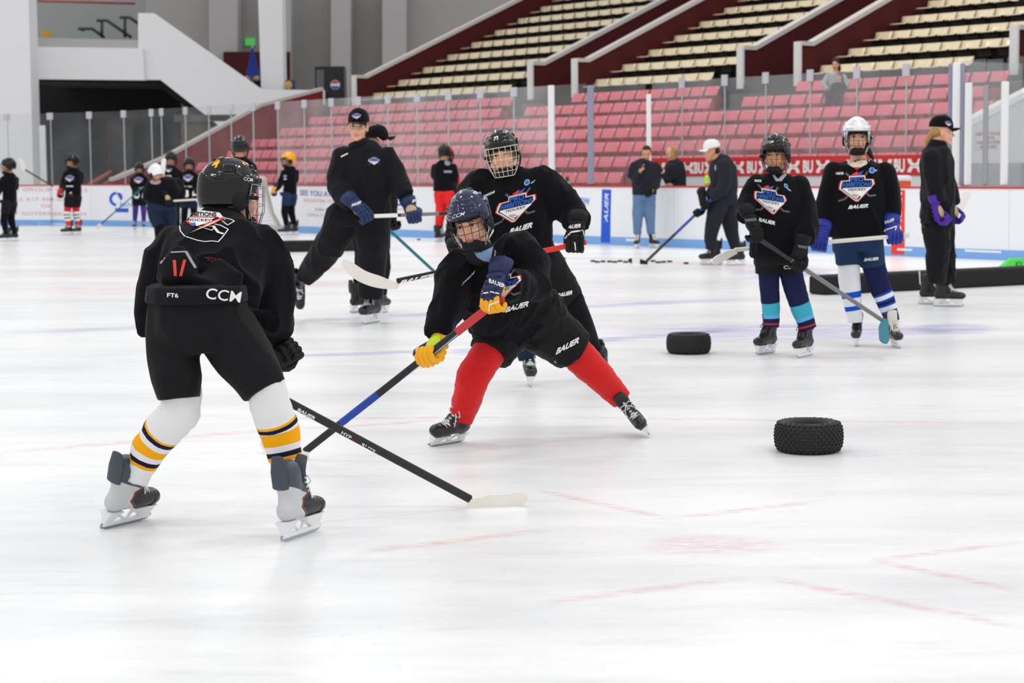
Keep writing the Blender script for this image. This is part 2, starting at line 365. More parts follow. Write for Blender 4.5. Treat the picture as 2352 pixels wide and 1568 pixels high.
nt.links.new(n3.outputs['Fac'], bp.inputs['Height']); nt.links.new(bp.outputs['Normal'], b.inputs['Normal'])
mb = MB(); mb.add([(-45, -4, 0), (45, -4, 0), (45, 80, 0), (-45, 80, 0)], [(0, 1, 2, 3)])
ice = tag(OB('floor', mb.mesh('floor', [mi])), 'white scraped ice sheet with faint worn paint lines', 'ice', kind='structure')
paintmat('paint_red', (226, 120, 120), .3, (9, 26, 1)); paintmat('paint_red_far', (226, 150, 140), .3, (1.2, 9, 1)); paintmat('paint_blue', (138, 136, 206), .55, (1.0, 8, 1))
def icepoly(name, px, m, z=.0015, fadec=False):
    me = MB(); pts = [GR(x, y, z) for x, y in px]
    if fadec:
        c = sum(pts, Vector()) / len(pts); n = len(pts); mid = [c.lerp(p, .6) for p in pts]
        me.add([c] + mid + pts, [(0, 1 + i, 1 + (i + 1) % n) for i in range(n)] + [(1 + i, n + 1 + i, n + 1 + (i + 1) % n, 1 + (i + 1) % n) for i in range(n)])
        fade = [1.0] + [.8] * n + [0.0] * n
    else: me.add(pts, [tuple(range(len(pts)))]); fade = [1.0] * len(pts)
    m_ = me.mesh(name, [M(m)]); a = m_.attributes.new('fade', 'FLOAT', 'POINT'); a.data.foreach_set('value', fade)
    return OB(name, m_, ice)
def iceline(a, b_, wpx, m, z=.0015):
    me = MB(); fade = []; pts = []
    for i in range(6):
        f = i / 5; x = a[0] + (b_[0] - a[0]) * f; y = a[1] + (b_[1] - a[1]) * f
        for j in (-1, -.3, .3, 1): pts.append(GR(x, y + j * wpx * .8, z)); fade.append((0 if abs(j) == 1 else 1) * (0.15 if i in (0, 5) else 1))
    me.add(pts, [(4 * i + j, 4 * i + j + 1, 4 * i + j + 5, 4 * i + j + 4) for i in range(5) for j in range(3)])
    m_ = me.mesh('paint_line', [M(m)]); at = m_.attributes.new('fade', 'FLOAT', 'POINT'); at.data.foreach_set('value', fade)
    return OB('paint_line', m_, ice)
def ellpx(cx, cy, rx, ry, n=24): return [(cx + rx * math.cos(2 * math.pi * i / n), cy + ry * math.sin(2 * math.pi * i / n)) for i in range(n)]
icepoly('faceoff_spot', ellpx(1635, 1252, 190, 30), 'paint_red', fadec=True)
for a, b_, w_ in (((1230, 1125), (1540, 1190), 9), ((1540, 1190), (1900, 1148), 8), ((1230, 1385), (1740, 1322), 12), ((1740, 1322), (2352, 1440), 13),
                  ((2000, 1286), (2352, 1244), 9), ((2000, 1286), (2352, 1358), 11), ((640, 960), (1240, 958), 5), ((1240, 958), (2352, 972), 4), ((0, 1040), (640, 985), 7), ((820, 1268), (1270, 1215), 10), ((700, 985), (1000, 965), 5)):
    iceline(a, b_, w_, 'paint_red')
for a, b_, w_ in (((0, 632), (980, 610), 14), ((0, 672), (1010, 648), 16), ((1290, 590), (2352, 640), 8)): iceline(a, b_, w_, 'paint_red_far')
for a, b_, w_ in (((0, 765), (660, 738), 7), ((660, 738), (1740, 684), 7), ((1260, 790), (1740, 752), 9), ((640, 820), (1000, 805), 7), ((1700, 640), (1910, 625), 6)): iceline(a, b_, w_, 'paint_blue', .002)
icepoly('centre_spot', ellpx(1820, 763, 460, 27, 32), 'paint_blue', .002, True)
icepoly('centre_spot', ellpx(2190, 755, 110, 16, 32), 'paint_blue', .0025, True)
icepoly('centre_spot', ellpx(1800, 625, 130, 14, 32), 'paint_blue', .002, True)
icepoly('centre_spot', ellpx(1080, 808, 60, 10, 32), 'paint_blue', .002, True)
# ================================================================== RINK BOARDS
mat('board_white', (238, 240, 243), .35, var=.02, vscale=2); mat('board_seam', (196, 198, 202), .5); mat('kick_blue', (124, 172, 226), .4, var=.06, vscale=3); mat('cap_red', (196, 60, 56), .45)
mat('ad_blue', (10, 84, 206), .4); mat('ad_red', (238, 58, 42), .4); mat('ad_ltblue', (90, 140, 220), .4); mat('ad_text_blue', (96, 104, 176), .5); mat('ad_text_red', (232, 150, 150), .5)
glassmat('pane_reflect_haze', (.95, .96, .96, 1), .115, .03); glassmat('pane_dim', (.94, .95, .95, 1), .03, .015); glassmat('pane_clear', (.96, .97, .97, 1), .035, .03); glassmat('pane_bench', (.95, .95, .95, 1), .085, .04)
mat('pane_edge', (176, 184, 184), .4); mat('clip', (192, 190, 200), .4); mat('post_white', (232, 232, 232), .4); mat('post_grey', (160, 162, 166), .35, metal=.4); mat('post_violet', (150, 148, 170), .35, metal=.3)
boards = tag(EM('wall_rink_boards', B0), 'white rink boards with pale blue kick strip and red cap', 'boards', kind='structure')
T0, T1 = -21.6, 9.4
def seg_frames():
    out = []; n = 13
    for i in range(n):
        a, b_ = T0 + (T1 - T0) * i / n, T0 + (T1 - T0) * (i + 1) / n; out.append((RK(a, 0, 0), RK(b_, 0, 0)))
    P0 = RK(T0, 0, 0); C = P0 - N * 8.5
    arc = [C + N * (8.5 * math.cos(math.radians(a))) - U * (8.5 * math.sin(math.radians(a))) for a in range(0, 91, 9)]
    return out, arc
straight, arc = seg_frames()
def strip(name, p, q, z0, z1, th, m, parent, inset=0.0, gap=.004):
    d = (q - p).normalized(); nn = Vector((-d.y, d.x, 0))
    if nn.dot(N) < 0 and abs(d.dot(U)) > .9: nn = -nn
    mb = MB(); c = (p + q) / 2 + nn * (th / 2 - inset); c.z = (z0 + z1) / 2
    mb.box(c - parent.location, ((q - p).length - gap, th, z1 - z0), (d, nn, ZV)); return OB(name, mb.mesh(name, [M(m)]), parent)
panels = []; backs = []
arcseg = list(zip(arc[:-1], arc[1:]))
for p, q in straight + arcseg:
    ga = .006
    panels.append(strip('panel', p, q, .15, 1.045, .09, 'board_white', boards, gap=ga))
    panels.append(strip('kick_strip', p, q, 0, .15, .1, 'kick_blue', boards, inset=.008, gap=0))
    strip('cap_rail', p, q, 1.045, 1.075, .13, 'cap_red', boards, inset=.012, gap=0)
    backs.append(strip('backing', p + N * .07, q + N * .07, .1, 1.03, .03, 'board_seam', boards, gap=0))
# ---- adverts printed on the boards
bb = bvh_of(panels + backs)
def ad(name, items, c, ax, ay, mats, grid=.5): return decal(name, boards, bb, items, c, ax, ay, mats, grid, off=.004, step=.002)
ad('advert_band', [PG([(-.5, -.5), (.5, -.5), (.5, .5), (-.5, .5)], 0, 0), T('BAUER', .02, .1, .42, 1, 1, w=.66, shear=.3, bold=.015, rot=math.pi / 2)], (1392, 496), (21, 1), (3, -122), ['ad_blue', 'board_white'])
ad('advert_band', [PG([(-.5, -.5), (.5, -.5), (.5, .5), (-.5, .5)], 0, 0), T('BAUER', .02, .12, .5, 1, 1, w=.7, shear=.3, bold=.015, rot=math.pi / 2)], (2063, 510), (30, 1), (2, -148), ['ad_red', 'board_white'])
txt = ['ad_text_blue', 'ad_text_red', 'ad_blue', 'ad_ltblue']
ad('advert_text', [T('SEE YOU AT NICKERSON', 0, 0, 1, 0, 0, w=13, bold=.02), T('REGISTER FOR OPEN ICE', 0, -1.35, .6, 1, 0, w=11.4), T('JOIN THE LEAGUE', 0, -3.0, .55, 0, 0, w=7), T('OPEN TO ALL AGES', -1, -4.0, .55, 1, 0, w=8)], (763, 446), (11.4, .6), (0, -12.5), txt)
ad('advert_text', [T('FLU', 0, 0, 1, 2, 0, w=2.2, bold=.05), LN((-1.2, .9), (1.4, .9), .12, 1, 0), LN((-1.2, -.9), (1.4, -.9), .12, 1, 0)], (917, 463), (22, .8), (0, -19), txt)
ad('advert_text', [T('FOR GROUP TICKETS', 0, 0, 1, 1, 0, w=14), T('CALL 617 358 GOBU', -.6, -2.9, 1, 1, 0, w=12.6), T('OR', .2, -5, 1, 1, 0), T('VISIT GOTERRIERS.COM', -.3, -7.4, 1, 1, 0, w=14)], (105, 436), (13.8, .2), (0, -7.4), txt)
ad('advert_logo', [EL(0, 0, 1, 1, 2, 0, 95, 265, 14, .62), EL(.25, .25, .55, .62, 2, 0, -50, 120, 12), LN((-.2, -1.5), (1.6, -1.5), .55, 2, 0), T('BANK', 1.6, -.75, .6, 3, 0)], (268, 457), (17, .2), (0, -17), txt)
ad('advert_text', [T('NOW', 0, 0, 1, 3, 0, w=2.6, bold=.03)], (1338, 462), (13, .6), (0, -17), txt)
for x, y, w_ in ((1450, 551, 24), (2078, 573, 34), (2258, 577, 84), (120, 515, 60)): ad('kick_bar', [PG([(-.5, -.5), (.5, -.5), (.5, .5), (-.5, .5)], 0, 0)], (x, y), (w_, w_ * .04), (0, -5), ['board_white'])
# ================================================================== GLASS
glass = tag(EM('wall_rink_glass', B0), 'tall rink glass panes with painted reflection haze, standing on the boards', 'glass', kind='structure')
ZG = 2.94
def bx(name, p, q, z0, z1, th, m, parent, back=0.0):
    d = Vector((q.x - p.x, q.y - p.y, 0)); L = d.length; d.normalize(); nn = Vector((-d.y, d.x, 0))
    if nn.y < 0: nn = -nn
    mb = MB(); c = (p + q) / 2 + nn * (back + .04); c.z = (z0 + z1) / 2; mb.box(c - parent.location, (L, th, z1 - z0), (d, nn, ZV))
    return OB(name, mb.mesh(name, [M(m)]), parent)
joints = [RK(TW(x, 330, .05)[0], 0, 0) for x in (1266, 1182, 1105, 1032, 960, 893, 825, 763, 701, 640, 584, 533, 482, 428, 373, 350)]
joints += arc[1:]
for i, (q, p) in enumerate(zip(joints[:-1], joints[1:])):
    g = (q - p).normalized() * .008
    bx('pane', p + g, q - g, 1.06, ZG, .012, 'pane_reflect_haze' if i < 9 else 'pane_dim', glass)
    if i:
        d = (joints[0] - joints[1]).normalized() * .012
        bx('joint_strip', q - d, q + d, 1.06, ZG, .02, 'pane_edge', glass)
        e = (q - p).normalized() * .09
        bx('clip', q - e, q + e, ZG - .17, ZG + .01, .03, 'clip', glass)
def post(x, w_, wpx, y0, y1, m, par, name='post', d=.08):
    t, z0 = TW(x, y0, w_); _, z1 = TW(x, y1, w_); z1 = max(z1, 1.06) if y1 > 400 else z1
    p = RK(t, w_, 0); s = F / p.y; hw = wpx / s / 2
    mb = MB(); mb.box(Vector((p.x, p.y, (z0 + z1) / 2)) - par.location, (hw * 2, d, z0 - z1), None, bev=.012); return OB(name, mb.mesh(name, [M(m)]), par)
post(1266, .05, 15, 196, 426, 'post_white', glass); post(1356, .05, 15, 196, 424, 'post_violet', glass); post(1490, .05, 11, 216, 426, 'post_white', glass)
post(97, .2, 14, 288, 424, 'post_white', glass)
tq = [TW(x, 330, .05)[0] for x in (1274, 1348, 1364, 1484)]
bx('pane', RK(tq[0], 0, 0), RK(tq[1], 0, 0), 1.06, ZG, .012, 'pane_clear', glass); bx('pane', RK(tq[2], 0, 0), RK(tq[3], 0, 0), 1.06, ZG, .012, 'pane_clear', glass)
# right end of the bench: posts and panes
post(2198, .05, 17, 143, 425, 'post_white', glass); post(2212, .09, 8, 145, 425, 'post_violet', glass); post(2184, .4, 9, 146, 425, 'post_violet', glass)
post(2225, .05, 15, 190, 425, 'post_white', glass); post(2265, .05, 10, 196, 425, 'post_grey', glass); post(2309, .05, 16, 187, 425, 'post_white', glass)
for a, b_, yt in ((2218, 2263, 138), (2267, 2303, 137), (2313, 2370, 131), (2376, 2450, 128)):
    ta, za = TW(a, yt, .05); tb, _ = TW(b_, yt, .05); bx('pane', RK(ta, .02, 0), RK(tb, .02, 0), 1.06, za, .012, 'pane_clear', glass)
for x in (2178, 2195): 
    t_ = TW(2198, 300, .1)[0]
mb = MB(); mb.box(RK(TW(2198, 300, .1)[0], .9, 2.0) - B0, (.012, 1.5, 1.9), (U, N, ZV)); OB('pane', mb.mesh('pane', [M('pane_bench')]), glass)
# ================================================================== PLAYERS' BENCH
mat('banner_red', (206, 40, 40), .5); mat('bench_white', (232, 233, 236), .5)
bench = tag(EM('wall_bench_back', RK(-1, 1.7, 0)), 'red and white wall behind the players bench with white emblems', 'wall', kind='structure')
tl, tr = TW(1484, 380, 1.7)[0], TW(2195, 380, 1.7)[0]
mb = MB(); mb.box(RK((tl + tr) / 2, 1.78, .615) - bench.location, (tr - tl, .1, 1.23), (U, N, ZV)); OB('lower_panel', mb.mesh('p', [M('bench_white')]), bench)
mb = MB(); mb.box(RK((tl + tr) / 2, 1.77, 1.4) - bench.location, (tr - tl, .12, .34), (U, N, ZV)); ban = OB('banner', mb.mesh('p', [M('banner_red')]), bench)
def ua(cx, cy, k):
    it = []
    for sg in (1, -1):
        vs = []; n = 10
        for i in range(n + 1):
            a = math.radians(180 + 180 * i / n); vs.append((cx + k * 1.0 * math.cos(a), cy + sg * k * (1.05 + 1.0 * math.sin(a) * 1.2)))
        inn = []
        for i in range(n + 1):
            a = math.radians(180 + 180 * i / n); inn.append((cx + k * .46 * math.cos(a), cy + sg * k * (1.05 + .62 * math.sin(a) * 1.15)))
        it.append((vs + inn, [(j, j + 1, n + 2 + j, n + 1 + j) for j in range(n)], 0, 0))
    return it
bbv = bvh_of([ban]); its = []
xs = [(1515, 'u'), (1560, 'b'), (1580, 'u'), (1605, 'b'), (1632, 'u'), (1695, 'u'), (1727, 'b'), (1757, 'u'), (1822, 'u'), (1856, 'b'), (1890, 'u'), (1960, 'u'), (2000, 'b'), (2033, 'u'), (2066, 'b'), (2101, 'u'), (2140, 'b')]
for x, k in xs:
    y = 386 - (x - 1560) * .011; s_ = 1 + (x - 1500) / 2600
    if k == 'u': decal('emblem', bench, bbv, ua(0, 0, 1), (x, y), (13.5 * s_, 0), (0, -12 * s_), ['print_white'], .8, off=.004)
    else: decal('letters', bench, bbv, [T('BU', 0, 0, 2, 0, 0, w=1.7, bold=.05)], (x, y), (12 * s_, 0), (0, -13 * s_), ['print_white'], .8, off=.004)
gt = [TW(x, 300, 1.78)[0] for x in (1497, 1567, 1665, 1759, 1861, 1968, 2081, 2190)]
for i, (a, b_) in enumerate(zip(gt[:-1], gt[1:])):
    bx('pane', RK(a + .008, 1.75, 0), RK(b_ - .008, 1.75, 0), 1.57, 3.0, .012, 'pane_bench', bench)
    if i:
        bx('joint_strip', RK(a - .01, 1.74, 0), RK(a + .01, 1.74, 0), 1.57, 3.0, .02, 'pane_edge', bench); bx('clip', RK(a - .07, 1.73, 0), RK(a + .07, 1.73, 0), 2.86, 3.06, .03, 'clip', bench)
# bench floor kit: cooler and bottles
mat('cooler_orange', (246, 96, 24), .4); mat('bottle_green', (170, 222, 50), .35); mat('bottle_dark', (30, 36, 40), .35); mat('cap_orange', (245, 110, 40), .4)
def lathe(prof, n=18):
    mb = MB(); vs = [Vector((r * math.cos(2 * math.pi * j / n), r * math.sin(2 * math.pi * j / n), z)) for r, z in prof for j in range(n)]; k = len(prof)
    mb.add(vs, [(i * n + j, i * n + (j + 1) % n, (i + 1) * n + (j + 1) % n, (i + 1) * n + j) for i in range(k - 1) for j in range(n)] + [tuple(range(n - 1, -1, -1)), tuple(range((k - 1) * n, k * n))]); return mb
p = RK(TW(2070, 410, .75)[0], .75, .82); c = tag(EM('drink_cooler', p), 'orange drink cooler with white lid on the bench beside the woman', 'cooler')
OB('body', lathe([(.13, 0), (.145, .06), (.155, .3), (.15, .33)]).mesh('b', [M('cooler_orange')], True), c); OB('lid', lathe([(.165, .33), (.17, .35), (.165, .4), (.12, .42)]).mesh('b', [M('white')], True), c)
mb = MB(); mb.tube([(Vector((-.165, 0, .25)), .012), (Vector((-.2, 0, .3)), .012), (Vector((-.165, 0, .34)), .012)], 6); OB('handle', mb.mesh('h', [M('white')], True), c)
mb = MB(); mb.box(RK(TW(2070, 410, .75)[0], .75, .4) - RK(0, .75, 0), (6.0, .42, .8), (U, N, ZV)); bt = tag(OB('bench_shelf', mb.mesh('s', [M('bench_white')]), None, RK(0, .75, 0)), 'long white shelf hidden behind the rink boards under the cooler', 'shelf')
def bottle(x, y0, y1, lab, m1, m2):
    p = RK(TW(x, y1, .05)[0], .055, 1.075); h = (y1 - y0) / (F / p.y); e_ = EM('water_bottle', p); tag(e_, lab, 'bottle')
    OB('body', lathe([(.036, 0), (.037, h * .3), (.032, h * .38), (.037, h * .46), (.037, h * .62), (.02, h * .74)], 12).mesh('b', [M(m1)], True), e_)
    OB('cap', lathe([(.026, h * .72), (.026, h * .85), (.01, h * .9), (.009, h)], 12).mesh('b', [M(m2)], True), e_)
    OB('band', lathe([(.0385, h * .12), (.0385, h * .3)], 12).mesh('b', [M('glove_lime')], True), e_)
bottle(1623, 391, 425, 'lime green water bottle with orange cap on the boards before the white-capped man', 'bottle_green', 'cap_orange')
bottle(1303, 393, 421, 'small dark water bottle with orange cap on boards right of the tall player', 'bottle_dark', 'cap_orange')
# ================================================================== STANDS
mat('concrete_dark', (34, 27, 24), .9, var=.15, vscale=3); mat('concrete_red', (56, 22, 24), .9, var=.1); mat('wall_maroon', (74, 8, 10), .8, var=.06); mat('coping', (206, 200, 196), .6); mat('step_grey', (88, 88, 86), .9)
mat('seat_red_lit', (226, 102, 114), .42, spec=.45); mat('seat_red_shaded', (150, 22, 36), .45); mat('seat_cream', (224, 208, 172), .28, spec=.5, coat=.2); mat('seat_bracket', (44, 38, 34), .7); mat('plate_white', (226, 214, 216), .5)  # one red plastic: overhead light tinted into backs, shade into pans and armrests
RW0, RD, RR = 1.48, .86, .305
def rtop(k): return 1.31 + RR * k
def rstep(k): return rtop(k) - .80
terr = MB()
tR0, tR1 = -23.7, 2.12
for k in range(7):
    w0 = RW0 + .25 + RD * (k - 1) + .1; w0 = RW0 - .55 + RD * k
    terr.box(RK((tR0 + tR1) / 2, w0 + RD * (7 - k) / 2, (rstep(k) + 0) / 2), (tR1 - tR0, RD * (7 - k) + .02 * k, max(.05, rstep(k))), (U, N, ZV)) if rstep(k) > 0.05 else None
tz = tag(OB('floor_red_terrace', terr.mesh('t', [M('concrete_red')])), 'stepped dark terrace under the red seats', 'terrace', kind='structure')
CW0, CRR = 7.5, .375
def ctop(k): return 3.5 + CRR * k
terr = MB()
for k in range(10):
    w0 = CW0 - .45 + RD * k; z1 = ctop(k) - .52
    terr.box(RK(-8.5, (w0 + 17) / 2, z1 / 2), (32, 17 - w0, z1), (U, N, ZV))
tag(OB('floor_upper_terrace', terr.mesh('t', [M('concrete_dark')])), 'stepped dark terrace under the cream seats', 'terrace', kind='structure')
def tierwall(nm, t, lab, z0=2.6, w0=7.0, zf=3.97, slope=.432, wend=16.8, th=.16):
    e_ = tag(EM(nm, RK(t, w0, 0)), lab, 'wall', kind='structure'); o = e_.location
    pr = [(w0, z0), (w0, zf - .06), (w0 + .35, zf - .06), (wend, zf - .06 + slope * (wend - w0 - .35)), (wend, z0)]
    mb = MB(); mb.prism([RK(t - th / 2, a, z) - o for a, z in pr], U * th); OB('wall_face', mb.mesh('w', [M('wall_maroon')]), e_)
    pr = [(w0, zf - .06), (w0 + .35, zf - .06), (wend, zf - .06 + slope * (wend - w0 - .35)), (wend, zf + .04 + slope * (wend - w0 - .35)), (w0 + .33, zf + .03), (w0, zf + .03)]
    mb = MB(); mb.prism([RK(t - th / 2 - .03, a, z) - o for a, z in pr], U * (th + .06)); OB('coping', mb.mesh('w', [M('coping')]), e_)
    mb = MB(); mb.box(RK(t, w0 - .03, (z0 + .45 + zf) / 2 + .02) - o, (th + .02, .06, zf - z0 - .45), (U, N, ZV)); OB('end_trim', mb.mesh('w', [M('post_white')]), e_)
TWL = dict(A=-22.89, B=-15.12, C=-13.44, D=-7.87, E=-6.18, F=-.64)
for i, (k, t) in enumerate(TWL.items()): tierwall('wall_stair_%s' % ('one', 'two', 'three', 'four', 'five', 'six')[i], t, 'sloping dark red stair wall with pale coping, %s from the left' % ('first', 'second', 'third', 'fourth', 'fifth', 'sixth')[i])
mb = MB(); mb.box(RK(-8.5, 17.1, 6), (32, .3, 12), (U, N, ZV)); tag(OB('wall_stand_back', mb.mesh('w', [M('wall_maroon')])), 'dark red wall behind the top of the stands', 'wall', kind='structure')
# fascia between red and cream tiers + grey boxes at the stair mouths
mb = MB(); mb.box(RK(-8.5, 7.02, 2.9), (32, .06, .55), (U, N, ZV)); tag(OB('wall_tier_fascia', mb.mesh('w', [M('concrete_dark')])), 'dark strip of wall between red and cream tiers', 'wall', kind='structure')
for t in (-14.6, -7.4, -.1):
    mb = MB()
    for j in range(3): mb.box(RK(t, 6.2 + j * .3, 2.25 + j * .2), (.95, .3, .2 + .2 * j), (U, N, ZV))
    tag(OB('floor_aisle_steps', mb.mesh('w', [M('step_grey')])), 'grey concrete steps at a stair mouth between seat tiers', 'steps', kind='structure')
# left end wall of the red stand with its pale coping
wl = tag(EM('wall_stand_end', RK(-24, 0, 0)), 'dark red end wall of the red stand with sloping white coping', 'wall', kind='structure')
line = [(.12, 1.15), (.3, 1.2)] + [WT(x, y, -24) for x, y in ((380, 365), (600, 245), (742, 208))]
line[2] = WT(380, 366, -24)
mb = MB(); mb.prism([RK(-24, a, z) - wl.location for a, z in line] + [RK(-24, line[-1][0], 0) - wl.location, RK(-24, .12, 0) - wl.location], -U * .18); mat('wall_red_end', (134, 30, 36), .7); OB('wall_face', mb.mesh('w', [M('wall_red_end')]), wl)
mb = MB(); mb.prism([RK(-23.97, a, z) - wl.location for a, z in line] + [RK(-23.97, a, z + .09) - wl.location for a, z in line[::-1]], -U * .24); OB('coping', mb.mesh('w', [M('coping')]), wl)
# white aisle wall on the right with its notice
wr = tag(EM('wall_aisle_right', RK(2.2, .5, 0)), 'white sloping aisle wall at the right with a red notice', 'wall', kind='structure')
a1 = WT(2236, 284, 2.2); a2 = WT(2352, 224, 2.2); sl = (a2[1] - a1[1]) / (a2[0] - a1[0]); wz = lambda w_: a1[1] + sl * (w_ - a1[0]); ws = WT(2222, 290, 2.2)[0]
mat('wall_offwhite', (206, 208, 210), .7); mat('wall_grey_low', (150, 152, 156), .7)
mb = MB(); mb.prism([RK(2.2, ws, 1.42) - wr.location, RK(2.2, 9, 1.42) - wr.location, RK(2.2, 9, wz(9)) - wr.location, RK(2.2, ws, wz(ws)) - wr.location], -U * .15); wface = OB('upper_face', mb.mesh('w', [M('wall_offwhite')]), wr)
mb = MB(); mb.prism([RK(2.21, ws, 0) - wr.location, RK(2.21, 9, 0) - wr.location, RK(2.21, 9, 1.42) - wr.location, RK(2.21, ws, 1.42) - wr.location], -U * .17); OB('lower_face', mb.mesh('w', [M('wall_grey_low')]), wr)
mb = MB(); mb.prism([RK(2.23, ws, wz(ws)) - wr.location, RK(2.23, 9, wz(9)) - wr.location, RK(2.23, 9, wz(9) + .1) - wr.location, RK(2.23, ws, wz(ws) + .1) - wr.location], -U * .2); OB('coping', mb.mesh('w', [M('post_white')]), wr)
mat('sign_red', (150, 44, 50), .6); mat('sign_ground', (206, 204, 208), .6)
decal('notice', wr, bvh_of([wface]), [PG([(-1, -.72), (1, -.72), (1, .72), (-1, .72)], 0, 0), T('KEEP OFF THE ICE', 0, .46, .26, 1, 1, w=1.85, bold=.03), T('UNTIL', .1, .14, .24, 1, 1, bold=.03), T('ZAMBONI DOORS', 0, -.2, .26, 1, 1, w=1.85, bold=.03), T('ARE CLOSED', 0, -.53, .24, 1, 1, w=1.4, bold=.03)], (2269, 321), (29, -1), (0, -30), ['sign_ground', 'sign_red'], .5, off=.01, step=.004, maxd=None)
# ---- seats
def grid_panel(prof, wid, nx, taper, curve, th):
    """prof: list of (forward, up) from bottom to top; bowed panel with thickness"""
    vs = []; fs = []; n = nx + 1; k = len(prof)
    for side in (0, 1):
        for j, (y, z) in enumerate(prof):
            wj = wid * (1 - taper * (1 - j / (k - 1)))
            for i in range(n):
                x = (i / nx - .5); vs.append(Vector((x * wj, y + curve * (x * 2) ** 2 * (1 if side == 0 else 1) - (th if side else 0), z)))
    o = n * k
    for j in range(k - 1):
        for i in range(nx):
            a = j * n + i; fs.append((a, a + 1, a + n + 1, a + n)); fs.append((o + a + n, o + a + n + 1, o + a + 1, o + a))
    for j in range(k - 1):
        for i in (0, nx):
            a = j * n + i; fs.append((a, a + n, o + a + n, o + a) if i == 0 else (a + n, a, o + a, o + a + n))
    for i in range(nx):
        a = i; fs.append((a + 1, a, o + a, o + a + 1)); a = (k - 1) * n + i; fs.append((a, a + 1, o + a + 1, o + a))
    return vs, fs
# local seat frame: x along the row, y towards the ice, z up
mb = MB(); vs, fs = grid_panel([(.055, -.20), (.02, -.11), (-.03, -.01), (-.036, 0)], .415, 3, .08, .03, .02); mb.add(vs, fs); ME_back = mb.mesh('red_back', [M('seat_red_lit')], False)
mb = MB(); vs, fs = grid_panel([(.16, -.70), (.17, -.55), (.13, -.335), (.12, -.32)], .38, 2, .02, -.015, .03); mb.add(vs, fs); ME_pan = mb.mesh('red_pan', [M('seat_red_shaded')], False)
mb = MB(); mb.box((-.165, .008, -.04), (.045, .014, .045), None); ME_plate = mb.mesh('plate', [M('plate_white')])
mb = MB(); mb.box((-.215, .06, -.30), (.02, .24, .16), None); mb.box((-.215, .05, -.55), (.035, .06, .5), None); ME_arm = mb.mesh('arm', [M('seat_red_shaded')])
mb = MB(); vs, fs = grid_panel([(.42, -.20), (.40, -.175), (.2, -.19), (.07, -.17), (.02, -.12), (-.02, 0)], .475, 4, .07, .03, .016); mb.add(vs, fs); ME_shell = mb.mesh('cream_shell', [M('seat_cream')], True)
mb = MB(); mb.box((0, .12, -.27), (.3, .22, .16), None); mb.box((0, .08, -.4), (.05, .1, .3), None); ME_brk = mb.mesh('bracket', [M('seat_bracket')])
seatM = Matrix((-U, -N, ZV)).transposed().to_4x4()
ORD = ['first', 'second', 'third', 'fourth', 'fifth', 'sixth', 'seventh', 'eighth', 'ninth', 'tenth'] + ['%dth' % i for i in range(11, 90)]
for i in range(21, 90):
    if i % 10 == 1: ORD[i - 1] = '%dst' % i
    if i % 10 == 2: ORD[i - 1] = '%dnd' % i
    if i % 10 == 3: ORD[i - 1] = '%drd' % i
def inframe(P):
    q = P - CAMP; z = q.dot(fw); x = W / 2 + F * q.dot(cr) / z; y = H / 2 - F * q.dot(cu) / z; return -15 < x < W + 15 and y > -14
reds = []
for k in range(7):
    j = 0; t = tR0 + .35 + (.11 * k) % .3
    while t < 6.8:
        P = RK(t, RW0 + RD * k, rtop(k)); t += .452
        tt = t - .452
        if k >= 5 and any(abs(tt - a) < .62 for a in (-14.3, -7.0, .2)) : continue
        if k == 6 and any(abs(tt - a) < 1.0 for a in (-14.3, -7.0)): continue
        if tt > 1.9 or (k == 0 and tt > -5.3): continue
        if tt < -23.7 + max(0, (1.2 - rtop(k)) * 1): continue
        if not inframe(P): continue
        j += 1; reds.append((P.y, P, k, j))
reds.sort(key=lambda a: a[0])
def place_seat(P, parts, name, lab, grp):
    e_ = EM(name, P); e_.matrix_world = Matrix.Translation(P) @ seatM; tag(e_, lab, 'seat', grp)
    for nm, me in parts: OB(nm, me, e_)
def stuff(lst, parts, name, lab):
    mb = MB(); mats = []
    for _, me in parts:
        mi_ = len(mats); mats.append(me.materials[0])
        for P in lst:
            mw = Matrix.Translation(P) @ seatM; mb.add([mw @ v.co for v in me.vertices], [tuple(p.vertices) for p in me.polygons], mi_)
    tag(OB(name, mb.mesh(name, mats)), lab, 'seats', kind='stuff')
RP = [('backrest', ME_back), ('seat_pan', ME_pan), ('number_plate', ME_plate), ('armrest', ME_arm)]
for _, P, k, j in reds[:300]: place_seat(P, RP, 'red_seat', 'red folding seat, %s from the left in the %s row up' % (ORD[j - 1], ORD[k]), 'red folding seats behind the glass')
if reds[300:]: stuff([r[1] for r in reds[300:]], RP, 'far_red_seats', 'red folding seats at the far left end of the lower tier')
CP = [('shell', ME_shell), ('bracket', ME_brk)]
crs = []
for bi, (a, b_) in enumerate((('A', 'B'), ('C', 'D'), ('E', 'F'))):
    for k in range(9):
        L = TWL[b_] - TWL[a] - .5; n = int(L / .49); j = 0
        for i in range(n):
            t = TWL[a] + .42 + i * L / n
            if k == 0 and i >= n - 2: continue
            P = RK(t, CW0 + RD * k, ctop(k))
            if not inframe(P - ZV * .1): continue
            j += 1; crs.append((P.y, P, bi, k, j))
# right-most block beyond wall F
crs.sort(key=lambda a: a[0])
for _, P, bi, k, j in crs[:300]: place_seat(P, CP, 'cream_seat', 'cream bucket seat, %s from the left in the %s row of the %s block' % (ORD[j - 1], ORD[k], ('left', 'middle', 'right')[bi]), 'cream bucket seats in the upper tier')
if crs[300:]: stuff([r[1] for r in crs[300:]], CP, 'far_cream_seats', 'cream bucket seats at the far end of the upper tier')
